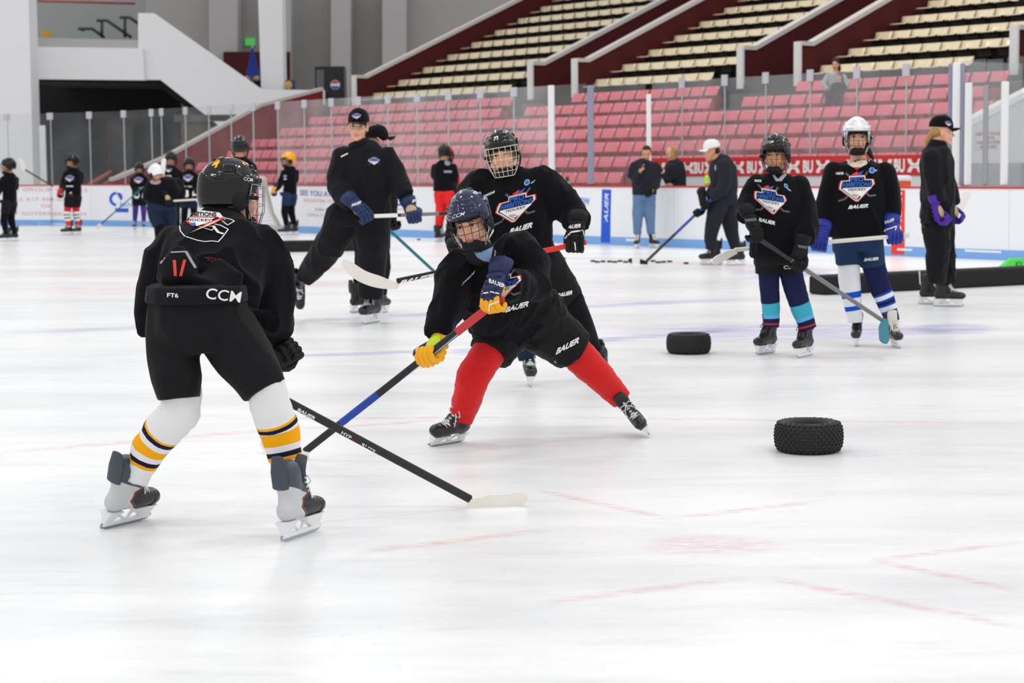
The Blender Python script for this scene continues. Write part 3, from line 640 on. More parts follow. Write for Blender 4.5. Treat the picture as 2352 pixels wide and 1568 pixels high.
# ================================================================== LEFT END OF THE HALL
mat('wall_white', (240, 240, 241), .7); mat('wall_mid', (172, 166, 164), .8, var=.05, vscale=.6); mat('wall_rib', (184, 181, 179), .8); mat('wall_recess', (158, 162, 160), .8, var=.04)
mat('tunnel_shade', (20, 19, 21), .9, var=.2, vscale=1); mat('tan_wall', (150, 128, 108), .8, var=.2, vscale=2); mat('rail_dark', (58, 64, 62), .5); mat('sign_yellow', (206, 164, 30), .6); mat('exit_green', (80, 190, 90), .5, emit=.5)  # tunnel surfaces coloured near black to stand for the unlit interior
mat('umbrella_blue', (18, 48, 140), .7); mat('gold', (200, 160, 90), .6); mat('pipe_red', (170, 72, 66), .5); mat('machine', (14, 14, 22), .4); mat('machine_side', (92, 92, 96), .4); mat('navy_sign', (24, 60, 120), .6)
def slab(name, px, Y, th, m, lab=None, parent=None, cat='wall', kind='structure'):
    P = [PX(x, y, Y) for x, y in px]; o = (parent.location.copy() if parent else P[0].copy())
    mb = MB(); mb.prism([p - o for p in P], (0, th, 0)); ob = OB(name, mb.mesh(name, [M(m)]), parent, None if parent else o)
    if lab: tag(ob, lab, cat, kind=kind)
    return ob
slab('wall_end', [(-1500, -80), (1320, -80), (1320, 470), (-1500, 470)], 78, .3, 'wall_mid', 'grey end wall of the arena')
e_ = tag(EM('trim_end', PX(700, 300, 76)), 'pale pilasters standing against the grey end wall', 'pilaster', kind='structure')
for a, b_ in ((480, 545), (655, 668), (760, 805), (878, 900), (900, 931)): slab('pilaster', [(a, -60), (b_, -60), (b_, 430), (a, 430)], 76.5, 1.2, 'wall_rib', None, e_)
slab('wall_column_one', [(-40, -60), (64, -60), (78, 470), (-40, 470)], 58, 1.0, 'wall_white', 'thick white column at the left edge')
slab('wall_column_two', [(591, -60), (647, -60), (653, 300), (603, 300)], 61, .9, 'wall_white', 'white column in front of the blue umbrella')
sw = tag(EM('wall_stair_side', PX(320, 200, 60)), 'white stair side wall with balcony above a dark tunnel', 'wall', kind='structure')
slab('stair_wall', [(317, 30), (352, 30), (600, 205), (745, 207), (745, 240), (600, 262), (520, 302), (368, 183), (318, 183)], 60, .4, 'wall_white', None, sw)
slab('balcony_front', [(60, 107), (328, 111), (332, 184), (60, 181)], 59.8, .3, 'wall_white', None, sw)
slab('balcony_top', [(60, 86), (318, 92), (330, 111), (60, 107)], 60.05, .9, 'wall_rib', None, sw)
slab('tunnel_soffit', [(60, 178), (372, 183), (520, 300), (500, 300), (355, 192), (60, 186)], 60.3, 5, 'tunnel_shade', None, sw)
slab('tunnel_ceiling', [(40, 168), (420, 172), (420, 182), (40, 178)], 60.4, 7.0, 'tunnel_shade', None, sw)
slab('wall_recess', [(40, -60), (330, -60), (330, 130), (40, 130)], 68, .3, 'wall_recess', 'grey wall of the recess above the balcony')
slab('wall_tunnel', [(40, 170), (620, 170), (620, 480), (40, 480)], 67, .3, 'tunnel_shade', 'back wall of the tunnel under the balcony, its shade painted dark')
slab('wall_tan', [(416, 225), (520, 300), (560, 330), (416, 400)], 63, .3, 'tan_wall', 'tan wall beside the tunnel opening')
dr = slab('door_1', [(252, 292), (306, 292), (306, 430), (252, 430)], 66.5, .2, 'machine', 'black door with dark red frame in the tunnel')
slab('door_frame', [(248, 286), (310, 286), (310, 292), (248, 292)], 66.4, .2, 'wall_maroon', None, dr); slab('door_frame', [(248, 292), (253, 292), (253, 430), (248, 430)], 66.4, .2, 'wall_maroon', None, dr)
def pxtube(mb, pts, Y, r, o, n=6): mb.tube([(PX(x, y, Y) - o, r) for x, y in pts], n, dome=False)
def rail(paths, Y, r, m, lab):
    o = PX(*paths[0][0], Y); mb = MB()
    for p_ in paths: pxtube(mb, p_, Y, r, o)
    tag(OB('handrail', mb.mesh('h', [M(m)], True), None, o), lab, 'handrail')
rail([[(180, 66), (212, 66), (240, 86)], [(190, 66), (190, 72)]], 62, .05, 'rail_dark', 'lowest dark handrail piece above the balcony')
rail([[(222, 47), (246, 47), (302, 86)], [(234, 47), (234, 86)]], 62, .05, 'rail_dark', 'middle dark handrail piece above the balcony')
rail([[(275, 40), (298, 40), (318, 54)], [(287, 40), (287, 86)]], 62, .05, 'rail_dark', 'highest dark handrail piece beside the stair wall')
rail([[(68, 2), (310, 8)]], 66, .04, 'pipe_red', 'thin brown pipe along the top of the recess')
rail([[(203, 424), (256, 393)], [(205, 424), (205, 505)]], 56.5, .05, 'pipe_red', 'left red pipe rail behind the far glass'); rail([[(238, 424), (292, 391)], [(240, 424), (240, 505)]], 56.5, .05, 'pipe_red', 'right red pipe rail behind the far glass')
slab('caution_sign', [(97, 70), (116, 70), (118, 84), (96, 84)], 62, .08, 'sign_yellow', 'small yellow sign standing on the balcony', cat='sign', kind=None)
slab('exit_sign', [(563, 88), (585, 88), (585, 104), (563, 104)], 77.83, .16, 'exit_green', 'green exit sign on the end wall', cat='sign', kind=None)
slab('wall_banner', [(513, 119), (665, 119), (665, 215), (513, 215)], 76.3, .18, 'wall_maroon', 'dark red hanging banner on the end wall', cat='banner', kind=None)
o = PX(581, 186, 66); um = tag(EM('closed_umbrella', o), 'closed blue umbrella with gold trim beside the white column', 'umbrella'); s_ = 66 / F
mb = MB(); n = 12; vs = [Vector((0, 0, 82 * s_))]
for z, r in ((60, 5), (30, 11), (6, 18), (0, 16)):
    for j in range(n): rr = r * s_ * (1 + .18 * (j % 2)); a = 2 * math.pi * j / n; vs.append(Vector((rr * math.cos(a), rr * math.sin(a), z * s_)))
mb.add(vs, [(0, 1 + j, 1 + (j + 1) % n) for j in range(n)] + [(1 + i * n + j, 1 + (i + 1) * n + j, 1 + (i + 1) * n + (j + 1) % n, 1 + i * n + (j + 1) % n) for i in range(3) for j in range(n)]); OB('canopy', mb.mesh('c', [M('umbrella_blue')]), um)
for dx in (-12, 0, 11): mb = MB(); mb.ell((dx * s_, -17 * s_, 5 * s_), (6 * s_, 2.5 * s_, 6 * s_)); OB('gold_trim', mb.mesh('c', [M('gold')], True), um)
zf_ = PX(760, 262, 60.5).z; mb = MB(); mb.box((PX(690, 262, 68).x, 69, zf_ - .1), (6, 18, .2)); tag(OB('floor_concourse', mb.mesh('f', [M('step_grey')])), 'grey concourse floor behind the red stand', 'floor', kind='structure')
mb = MB(); mb.tube([(Vector((0, 0, zf_ - o.z + .03)), .03), (Vector((0, 0, 80 * s_)), .03)], 8); OB('pole', mb.mesh('c', [M('post_grey')], True), um)
vm = slab('vending_machine', [(723, 153), (790, 152), (793, 262), (745, 262), (724, 200)], 60.5, .8, 'machine', 'black vending machine with a round red white and blue emblem', cat='machine', kind=None)
slab('side_window', [(727, 160), (744, 160), (744, 200), (727, 200)], 60.47, .03, 'machine_side', None, vm)
bv = bvh_of([vm]); decal('emblem', vm, bv, [EL(0, 0, 1, 1, 0, 0), EL(0, 0, .9, .9, 1, 1, 25, 165), EL(0, 0, .9, .9, 2, 1, 195, 345)], (770, 195), (11, 0), (0, -11), ['print_white', 'print_red', 'print_blue'], .5, off=.01, step=.01)
bs = slab('blue_placard', [(655, 184), (676, 184), (678, 207), (655, 207)], 60.8, .15, 'navy_sign', 'small blue placard with a gold disc beside the column', cat='sign', kind=None)
mb = MB(); mb.ell(PX(663, 196, 60.78) - bs.location, (.12, .04, .14)); OB('gold_disc', mb.mesh('d', [M('gold')], True), bs)
# ================================================================== GOAL
g0 = GR(640, 533); g0 = Vector((g0.x * 43.0 / g0.y, 43.0, 0)); go = tag(EM('hockey_goal', g0), 'hockey goal with red posts and padded white base behind the left player', 'goal'); s_ = g0.y / F
mat('goal_red', (226, 66, 44), .4); mat('net', (222, 222, 222), .8); mat('goal_pad', (214, 208, 196), .7)
G = lambda x, y, dd=0.0: PX(x, y, g0.y + dd) - g0
mb = MB(); mb.tube([(G(590, 534, -.9), .03), (G(590, 410, -.9), .03)], 8); OB('goal_post', mb.mesh('p', [M('goal_red')], True), go)
mb = MB(); mb.tube([(G(598, 409, -.9), .045), (G(607, 410, -.7), .05), (G(612, 440, -.4), .05), (G(625, 490, .0), .05), (G(642, 520, .1), .05)], 8); OB('back_bar', mb.mesh('p', [M('goal_pad')], True), go)
mb = MB(); mb.tube([(G(600, 526, -.6), .06), (G(640, 525, .1), .07), (G(648, 529, .3), .05)], 8); OB('base_pad', mb.mesh('p', [M('goal_pad')], True), go)
mb = MB()
for i in range(15):
    a = i / 14; mb.tube([(G(592, 412 + a * 115, -.9), .006), (G(604 + a * a * 30, 414 + a * 106, -.6 + .6 * a), .006)], 4, dome=False)
for i in range(7):
    a = i / 6; mb.tube([(G(592 + a * 12, 412, -.9 + .3 * a), .006), (G(592 + a * 40, 524, -.9 + .9 * a), .006)], 4, dome=False)
OB('net', mb.mesh('n', [M('net')]), go)
# ================================================================== PEOPLE: shared builders
RZ180 = Matrix.Rotation(math.pi, 4, 'Z')
def orient(yaw, pitch=0, roll=0):
    """local x = own right, y = forward, z = up; yaw 0 faces the camera, +90 faces picture right"""
    R = math.radians
    return Matrix.Rotation(R(yaw), 4, 'Z') @ RZ180 @ Matrix.Rotation(-R(pitch), 4, 'X') @ Matrix.Rotation(-R(roll), 4, 'Y')
def sub(a, b, t): return a + (b - a) * t
# ---- helmet
def helmet_shell():
    n, m = 60, 20; vs = []; fs = []; mi_ = []
    c = Vector((0, -.006, .035))
    def rim(az):
        a = abs(az)
        if a < 50: return 4
        if a < 72: return 4 - 44 * (a - 50) / 22
        return -40 - 6 * (a - 72) / 108
    def pt(az, el, k=1.0):
        A, E_ = math.radians(az), math.radians(el)
        by = .121 if abs(az) < 90 else .128
        ce = math.cos(E_) if el > 0 else math.cos(E_ * .55)
        x, y, z = .096 * ce * math.sin(A), by * ce * math.cos(A), .115 * math.sin(E_ if el > 0 else E_ * 1.0)
        rel = 1.0
        if 20 < abs(math.degrees(math.atan2(abs(x), .05))) and el > 30: rel -= .012 * math.sin(min(1, (el - 30) / 20) * math.pi)
        if abs(x) < .03 and el > 12: rel += .02
        if el < 26: rel += .028
        if abs(az) > 78 and el < 46: rel += .015
        return c + Vector((x, y, z)) * rel * k
    vents = [(42, 52, 14, 44), (31, 37, 20, 50), (14, 20, 22, 52), (34, 44, 96, 126), (20, 25, 92, 130), (56, 68, 146, 168), (8, 14, 100, 150)]
    cells = {}
    for i in range(m + 1):
        for j in range(n):
            az = -180 + 360 * j / n; el = 90 + (rim(az) - 90) * i / m; vs.append(pt(az, el))
    for j in range(n):
        az = -180 + 360 * j / n; vs.append(pt(az, rim(az), .88) + Vector((0, 0, .004)))
    for i in range(m + 1):
        for j in range(n):
            q = (i * n + j, i * n + (j + 1) % n, (i + 1) * n + (j + 1) % n, (i + 1) * n + j); k = 0
            if i < m:
                az = -180 + 360 * (j + .5) / n; el = 90 + (rim(az) - 90) * (i + .5) / m
                for e0, e1, a0, a1 in vents:
                    if e0 < el < e1 and a0 < abs(az) < a1: k = 1
            fs.append(q[::-1]); mi_.append(k)
    mb = MB(); mb.add(vs, fs); mb.m = mi_
    # recess the vents
    bm = bmesh.new(); me = mb.mesh('shell'); bm.from_mesh(me); bm.faces.ensure_lookup_table()
    vf = [f for f, k in zip(bm.faces, mi_) if k]
    r = bmesh.ops.inset_region(bm, faces=vf, thickness=.0015, depth=-.007, use_even_offset=False)
    for f in vf: f.material_index = 1
    bm.to_mesh(me); bm.free(); me.polygons.foreach_set('use_smooth', [True] * len(me.polygons)); me.update(); return me
ME_HEL = helmet_shell()
def cage_pts():
    P = {}
    def pt(a, z):
        f = (z + .14) / .19                                   # 0 bottom .. 1 top
        rx = .07 + .032 * min(1, f * 1.5); ry = .098 + .026 * min(1, f * 2.2) - .012 * max(0, f - .6)
        A = math.radians(a); return Vector((rx * math.sin(A), .012 + ry * math.cos(A), z))
    return pt
def cage_mesh(r=.0016, fine=True):
    pt = cage_pts(); mb = MB(); N_ = 5 if fine else 4
    zs = [.046, .012, -.024, -.06, -.095, -.125]
    for i, z in enumerate(zs):
        am = [76, 80, 80, 76, 66, 50][i]; mb.tube([(pt(a, z), r * (1.5 if i in (0, 5) else 1)) for a in np.linspace(-am, am, 15)], N_, dome=False)
    for a in (-60, -40, -20, 0, 20, 40, 60):
        zb = -.125 if abs(a) < 45 else -.095
        mb.tube([(pt(a, z), r) for z in np.linspace(.046, zb, 8)], N_, dome=False)
    for sg in (-1, 1): mb.tube([(pt(sg * 76, .046), r * 1.6), (pt(sg * 80, .0), r * 1.6), (pt(sg * 79, -.05), r * 1.6), (pt(sg * 66, -.095), r * 1.6), (pt(sg * 50, -.125), r * 1.6)], N_, dome=False)
    return mb
ME_CAGE = cage_mesh().mesh('cage', smooth=True); ME_CAGE_F = cage_mesh(.0026, False).mesh('cage_far')
mb = MB(); mb.ell((0, .075, -.098), (.052, .034, .032)); mb.ell((0, .05, -.108), (.06, .04, .022)); ME_CUP = mb.mesh('cup', smooth=True)
ME_STRAP = []; ME_EARP = []; ME_JCLIP = []
for sg in (-1, 1):
    mb = MB(); mb.tube([(Vector((sg * .096, -.03, -.01)), .005, .009), (Vector((sg * .09, -.01, -.07)), .005, .009), (Vector((sg * .055, .05, -.11)), .005, .008), (Vector((sg * .088, .03, -.05)), .005, .008), (Vector((sg * .094, .01, .0)), .005, .008)], 6); ME_STRAP.append(mb.mesh('strap%d' % sg, smooth=True))
    mb = MB(); mb.ell((sg * .093, -.005, -.02), (.012, .035, .042)); ME_EARP.append(mb.mesh('ear_guard%d' % sg, smooth=True))
    mb = MB(); mb.box((sg * .1, .045, -.005), (.012, .05, .016), None, bev=.004); ME_JCLIP.append(mb.mesh('cage_clip%d' % sg))
mb = MB(); mb.tube([(Vector((.07 * math.sin(a), -.004 + .092 * math.cos(a), .036)), .012, .016) for a in np.linspace(-1.35, 1.35, 11)], 8, ref=ZV); ME_PAD = mb.mesh('brow_pad', smooth=True)
def cap_meshes():
    n, m = 32, 10; mb = MB(); c = Vector((0, -.008, .052)); vs = []
    for i in range(m + 1):
        el = math.radians(90 - 96 * i / m)
        for j in range(n):
            a = 2 * math.pi * j / n; ce = math.cos(el) if el > 0 else 1
            vs.append(c + Vector((.088 * ce ** .8 * math.sin(a) if ce > 0 else 0, (.108 if math.cos(a) > 0 else .112) * (max(ce, 0)) ** .8 * math.cos(a), .098 * math.sin(el) * (1 + .06 * max(0, math.cos(a))))))
    fs = [(i * n + j, (i + 1) * n + j, (i + 1) * n + (j + 1) % n, i * n + (j + 1) % n) for i in range(m) for j in range(n)]
    mb.add(vs, fs); A = mb.mesh('crown', smooth=True)
    mb = MB(); vs = []; k = 16
    for z0 in (0, -.006):
        for r in (0, 1, 2, 3):
            for i in range(k + 1):
                a = math.radians(-62 + 124 * i / k); f = r / 3
                vs.append(c + Vector((.088 * math.sin(a) * (1 - .05 * f), .1 * math.cos(a) + .075 * f * math.cos(a) ** .6, -.008 + z0 + .004 * f - .045 * (math.sin(a)) ** 2 * f)))
    L = k + 1; o = 4 * L; fs = []
    for r in range(3):
        for i in range(k): a = r * L + i; fs += [(a, a + 1, a + L + 1, a + L), (o + a + L, o + a + L + 1, o + a + 1, o + a)]
    fs += [(3 * L + i, 3 * L + i + 1, o + 3 * L + i + 1, o + 3 * L + i) for i in range(k)]
    mb.add(vs, fs); B = mb.mesh('brim', smooth=True); return A, B
ME_CROWN, ME_BRIM = cap_meshes()
def with_mats(me, mats, key):
    k = 'V_%s_%s' % (me.name, key)
    if k in bpy.data.meshes: return bpy.data.meshes[k]
    c = me.copy(); c.name = k; c.materials.clear()
    for m in mats: c.materials.append(M(m))
    return c
# ---- skate: origin under the ankle on the ice, y to the toe
def skate_parts():
    mb = MB()
    V3 = Vector
    mb.tube([(V3((0, -.075, .112)), .036, .042), (V3((0, -.02, .112)), .037, .042), (V3((0, .04, .112)), .043, .04), (V3((0, .10, .108)), .044, .036), (V3((0, .145, .103)), .039, .031)], 14, ref=ZV)
    mb.tube([(V3((0, -.04, .12)), .042, .058), (V3((0, -.035, .17)), .04, .056), (V3((0, -.04, .215)), .048, .062), (V3((0, -.045, .255)), .05, .062)], 14)
    mb.tube([(V3((0, .07, .13)), .034, .03), (V3((0, .03, .165)), .036, .035), (V3((0, -.0, .2)), .036, .035)], 12)
    boot = remesh(mb, 'boot', .007, 3); co = getco(boot); co[:, 2] = np.maximum(co[:, 2], .072); setco(boot, co)
    out = {'boot': boot}
    mb = MB(); mb.ell((0, .128, .103), (.0425, .056, .0355), n=18, k=12)
    me = mb.mesh('toe', smooth=True); c = getco(me); c[:, 1] = np.maximum(c[:, 1], .118); c[:, 2] = np.maximum(c[:, 2], .07); setco(me, c); out['toe'] = me
    mb = MB(); mb.tube([(V3((0, .07, .152)), .03, .012), (V3((0, .035, .19)), .034, .013), (V3((0, .018, .25)), .042, .013), (V3((0, .04, .30)), .04, .011)], 10); out['tongue'] = mb.mesh('tongue', smooth=True)
    mb = MB(); mb.tube([(V3((0, -.096, .20)), .036, .009), (V3((0, -.1, .26)), .038, .009), (V3((0, -.106, .315)), .027, .008)], 10); out['tendon'] = mb.mesh('tendon', smooth=True)
    mb = MB(); row = [V3((0, .108, .140)), V3((0, .09, .151)), V3((0, .072, .163)), V3((0, .056, .177)), V3((0, .044, .194)), V3((0, .036, .212)), V3((0, .032, .23))]
    for i, p in enumerate(row):
        w_ = .026 + .002 * i
        mb.tube([(p + V3((-w_, -.012, -.008)), .0032), (p + V3((0, .002, .004)), .0036), (p + V3((w_, -.012, -.008)), .0032)], 5)
        if i < len(row) - 1:
            q = row[i + 1]
            for sg in (-1, 1): mb.tube([(p + V3((-sg * w_, -.01, -.006)), .003), (sub(p, q, .5) + V3((0, .004, .006)), .0034), (q + V3((sg * w_, -.01, -.006)), .003)], 5)
    for sg in (-1, 1):
        t = row[-2]; mb.tube([(t + V3((0, .005, .006)), .0032), (t + V3((sg * .03, .012, .016)), .0032), (t + V3((sg * .045, .01, -.006)), .0032), (t + V3((sg * .025, .012, -.02)), .0032), (t + V3((0, .008, 0)), .0032)], 5)
        mb.tube([(t + V3((0, .006, .004)), .003), (t + V3((sg * .03, .018, -.03)), .003), (t + V3((sg * .04, .02, -.07)), .003)], 5)
    out['lace'] = mb.mesh('lace', smooth=True)
    mb = MB()
    def ped(y0, y1, b0, b1):
        vs = []
        for z, a, b_, hw in ((.074, y0, y1, .03), (.06, y0 + .004, y1 - .004, .02), (.03, b0, b1, .0085), (.014, b0 - .006, b1 + .006, .008)):
            vs += [V3((-hw, a, z)), V3((hw, a, z)), V3((hw, b_, z)), V3((-hw, b_, z))]
        mb.add(vs, [(0, 3, 2, 1), (12, 13, 14, 15)] + [(4 * r + i, 4 * r + (i + 1) % 4, 4 * r + 4 + (i + 1) % 4, 4 * r + 4 + i) for r in range(3) for i in range(4)])
    ped(-.11, -.03, -.105, -.065); ped(.035, .16, .09, .15)
    mb.box((0, .022, .021), (.016, .26, .014), None); mb.tube([(V3((0, -.04, .055)), .007), (V3((0, .02, .024)), .006)], 6); mb.tube([(V3((0, .05, .055)), .007), (V3((0, .02, .024)), .006)], 6)
    out['holder'] = mb.mesh('holder')
    mb = MB(); prof = [(-.12, .016), (-.116, .006), (-.08, 0), (.1, 0), (.145, .004), (.166, .014), (.17, .024)]
    mb.prism([V3((-.0018, y, z)) for y, z in prof] + [V3((-.0018, y, .026)) for y in (.165, -.118)], (.0036, 0, 0)); out['runner'] = mb.mesh('runner')
    return out
SK = skate_parts()
SKV = {'black': ('skate_black', 'skate_toe', 'skate_black', 'lace_white'), 'blacklace': ('skate_black', 'skate_toe', 'skate_black', 'lace_black'), 'cream': ('skate_black', 'skate_toe', 'offwhite', 'lace_cream'), 'silver': ('skate_silver', 'skate_toe', 'skate_grey', 'lace_white')}
def boot_paint():
    m = bpy.data.materials.new('skate_panels'); m.use_nodes = True; nt = m.node_tree; bs = nt.nodes['Principled BSDF']; bs.inputs['Roughness'].default_value = .42
    tc = nt.nodes.new('ShaderNodeTexCoord'); sp = nt.nodes.new('ShaderNodeSeparateXYZ'); nt.links.new(tc.outputs['Object'], sp.inputs[0])
    def mth(op, a_, b_):
        n = nt.nodes.new('ShaderNodeMath'); n.operation = op
        for i, q in enumerate((a_, b_)):
            if isinstance(q, (int, float)): n.inputs[i].default_value = q
            else: nt.links.new(q, n.inputs[i])
        return n.outputs[0]
    y, z = sp.outputs[1], sp.outputs[2]
    dz = mth('ABSOLUTE', mth('SUBTRACT', z, .12), 0); g = mth('ADD', y, mth('MULTIPLY', dz, -1.1))        # chevron coordinate
    prev = lin(SILV)
    def layer(fac, col):
        nonlocal prev
        mx = nt.nodes.new('ShaderNodeMix'); mx.data_type = 'RGBA'; nt.links.new(fac, mx.inputs['Factor'])
        if isinstance(prev, tuple): mx.inputs['A'].default_value = prev
        else: nt.links.new(prev, mx.inputs['A'])
        mx.inputs['B'].default_value = lin(col); prev = mx.outputs['Result']
    layer(mth('GREATER_THAN', g, -.03), (232, 224, 196)); layer(mth('GREATER_THAN', g, -.024), (120, 60, 40)); layer(mth('GREATER_THAN', g, -.008), (28, 28, 30))
    layer(mth('GREATER_THAN', mth('ADD', z, mth('MULTIPLY', y, .35)), .176), (66, 72, 82))
    nt.links.new(prev, bs.inputs['Base Color']); MATS['skate_panels'] = m
SILV = (200, 201, 204)
boot_paint()
def boot_variant(v):
    k = 'V_boot_' + v
    if k in bpy.data.meshes: return bpy.data.meshes[k]
    c = SK['boot'].copy(); c.name = k; c.materials.clear()
    c.materials.append(M('skate_panels' if v == 'silver' else SKV[v][0]))
    return c
# ---- glove gripping a shaft that runs along x at (y .085, z -.032)
def glove_parts(zs):
    V3 = lambda x, y, z: Vector((x, y, z * zs)); o = {}
    def fin(mb, me):
        m = mb.mesh(me, smooth=True)
        return m
    mb = MB(); mb.tube([(V3(0, -.125, .002), .062, .046), (V3(0, -.09, .002), .06, .044), (V3(0, -.05, .0), .05, .036)], 14, ref=V3(0, 0, 1), dome=False); o['cuff'] = fin(mb, 'cuff')
    mb = MB(); mb.tube([(V3(0, -.06, .0), .047, .032), (V3(0, 0, .002), .05, .03), (V3(0, .06, .004), .052, .026), (V3(0, .085, .002), .05, .022)], 14, ref=V3(0, 0, 1))
    for y in (-.03, .005, .04): mb.box(V3(0, y, .026), (.088, .03, .022), None, bev=.009)
    for x in (-.036, -.012, .012, .036): mb.box(V3(x, .074, .022), (.022, .03, .02), None, bev=.007)
    o['hand'] = fin(mb, 'hand')
    mb = MB(); mb.ell(V3(0, .02, -.026), (.042, .055, .012)); o['palm'] = fin(mb, 'palm')
    for i, x in enumerate((.038, .013, -.012, -.036)):
        L = (.0, .005, .002, -.006)[i]; mb = MB()
        pts = [V3(x, .085, .006), V3(x, .116 + L, -.004), V3(x * .98, .124 + L, -.034), V3(x * .96, .105, -.062), V3(x * .96, .076, -.064)]
        mb.tube([(p, .0142, .0152) for p in pts], 8, ref=V3(1, 0, 0))
        for p, q in zip(pts[:-1], pts[1:]):
            pass
        o['finger%d' % i] = fin(mb, 'finger')
    mb = MB(); mb.tube([(V3(.042, .0, -.008), .016, .016), (V3(.058, .04, -.03), .0165, .0165), (V3(.056, .075, -.055), .015, .015), (V3(.044, .1, -.066), .0135, .0135)], 8, ref=V3(1, 0, 0)); o['thumb'] = fin(mb, 'thumb')
    return o
GLV = {1: glove_parts(1), -1: glove_parts(-1)}
# ---- person
class Person:
    def __init__(s, label, D, base, chains, head=None, vox=.01, skin='skin', shrink=.58, hands=(), group=None, noface=False):
        s.D = D; s.base = Vector((base[0], base[1], 0)) if isinstance(base, Vector) else GR(*base); s.base = Vector((s.base.x, s.base.y, s.base.z if isinstance(base, Vector) else 0))
        mb = MB()
        for i, ch in enumerate(chains):
            q = [(p, a * shrink, b * shrink) for p, a, b in s.chain(ch)]
            if i and not hands: q[-1] = (q[-2][0].lerp(q[-1][0], .45), q[-2][1], q[-2][2])
            if i == 0: q = [(p, a * .9, b * .9) for p, a, b in q]
            mb.tube(q, 12, dome=False)
        s.head = head; s.eyes = []
        if head: s.build_head(mb, chains[0])
        for hd in hands: s.bare_hand(mb, *hd)
        me = remesh(mb, 'person', vox, 2)
        me.materials.append(M(skin)); me.materials.append(M('lip'))
        if head and not noface: s.face_finish(me)
        co = getco(me) - np.array(s.base); setco(me, co)
        s.o = OB('person', me, None, s.base); tag(s.o, label, 'person', group)
        s.bv = {}
        if head and not noface: s.add_eyes()
    def chain(s, ch):
        out = []
        for c in ch:
            Y = s.D + c[2]; k = Y / F; out.append((PX(c[0], c[1], Y), c[3] * k, (c[4] if len(c) > 4 else c[3] * .92) * k))
        return out
    def child(s, name, me, parent=None, mw=None):
        if parent is None: parent = s.o
        o = OB(name, me, parent)
        if mw is not None: o.matrix_local = Matrix.Translation(-s.base) @ mw
        return o
    def build_head(s, mb, torso):
        x, y, dd, hs, yaw, pitch, roll = s.head
        s.hs = hs; s.HM = Matrix.Translation(PX(x, y, s.D + dd)) @ orient(yaw, pitch, roll) @ Matrix.Scale(hs, 4)
        R3 = s.HM.to_3x3(); ax = [R3.col[i].normalized() for i in range(3)]
        def E(c, r, n=16, k=10): mb.ell(s.HM @ Vector(c), [q * hs for q in r], ax, n, k)
        E((0, -.012, .04), (.074, .094, .082)); E((0, .026, -.03), (.062, .068, .082)); E((0, .042, -.078), (.047, .05, .036)); E((0, .078, -.1), (.02, .018, .016))
        for sg in (-1, 1): E((sg * .034, .068, -.032), (.026, .026, .026)); E((sg * .074, -.008, -.012), (.009, .02, .03)); E((sg * .011, .1, -.036), (.0085, .012, .008))
        mb.tube([(s.HM @ Vector(p), r * hs) for p, r in (((0, .09, .012), .0075), ((0, .104, -.012), .0085), ((0, .113, -.03), .0105))], 8)
        mb.tube([(s.HM @ Vector(p), .009 * hs) for p in ((-.042, .072, .018), (-.02, .087, .022), (0, .089, .02), (.02, .087, .022), (.042, .072, .018))], 8)
        E((0, .09, -.062), (.023, .012, .007)); E((0, .089, -.073), (.019, .012, .007))
        nb = s.HM @ Vector((0, -.018, -.06)); tp = s.chain(torso)[0][0]; mid = nb.lerp(tp, .5)
        mb.tube([(nb, .052 * hs), (mid, .052 * hs), (tp, .062 * hs)], 12)
    def face_finish(s, me):
        co = getco(me); inv = np.array(s.HM.inverted()); L = co @ inv[:3, :3].T + inv[:3, 3]
        F_ = np.array((s.HM.to_3x3() @ Vector((0, 1, 0))))
        for sg in (-1, 1):
            d = ((L[:, 0] - sg * .031) / .02) ** 2 + ((L[:, 2] - .0) / .012) ** 2; wgt = np.exp(-d) * (L[:, 1] > .03); co -= F_ * (.008 * wgt)[:, None]
        setco(me, co); L = co @ inv[:3, :3].T + inv[:3, 3]
        for p in me.polygons:
            c = L[list(p.vertices)].mean(0)
            if c[1] > .06 and abs(c[0]) < .026 and abs(c[2] + .067) < .0105 * (1.15 - abs(c[0]) / .04): p.material_index = 1
    def add_eyes(s):
        for sg in (-1, 1):
            mb = MB(); c = Vector((sg * .031, .0745, .0)); n = 14; k = 10; r = .0112; vs = [c + Vector((0, r, 0))]; fs = []; mi_ = []
            for i in range(1, k):
                a = math.pi * i / k
                for j in range(n): b = 2 * math.pi * j / n; vs.append(c + Vector((r * math.sin(a) * math.cos(b), r * math.cos(a), r * math.sin(a) * math.sin(b))))
            fs = [(0, 1 + (j + 1) % n, 1 + j) for j in range(n)]; mi_ = [1] * n
            for i in range(k - 2):
                for j in range(n): fs.append((1 + i * n + j, 1 + i * n + (j + 1) % n, 1 + (i + 1) * n + (j + 1) % n, 1 + (i + 1) * n + j)); mi_.append(1 if i < 1 else 0)
            mb.add(vs, fs); mb.m = mi_
            s.child('eye', mb.mesh('eye', [M('eye_white'), M('iris')], True), None, s.HM)
            mb = MB(); mb.tube([(Vector((sg * .014, .093, .0215)), .0026, .004), (Vector((sg * .03, .09, .0225)), .003, .004), (Vector((sg * .047, .076, .017)), .002, .003)], 6); s.child('eyebrow', mb.mesh('eyebrow', [M('brow')], True), None, s.HM)
            mb = MB(); mb.tube([(Vector((sg * .019, .084, .0065)), .0016, .004), (Vector((sg * .031, .0885, .0095)), .0022, .004), (Vector((sg * .044, .08, .006)), .0016, .004)], 6); s.child('eyelash', mb.mesh('eyelash', [M('brow')], True), None, s.HM)
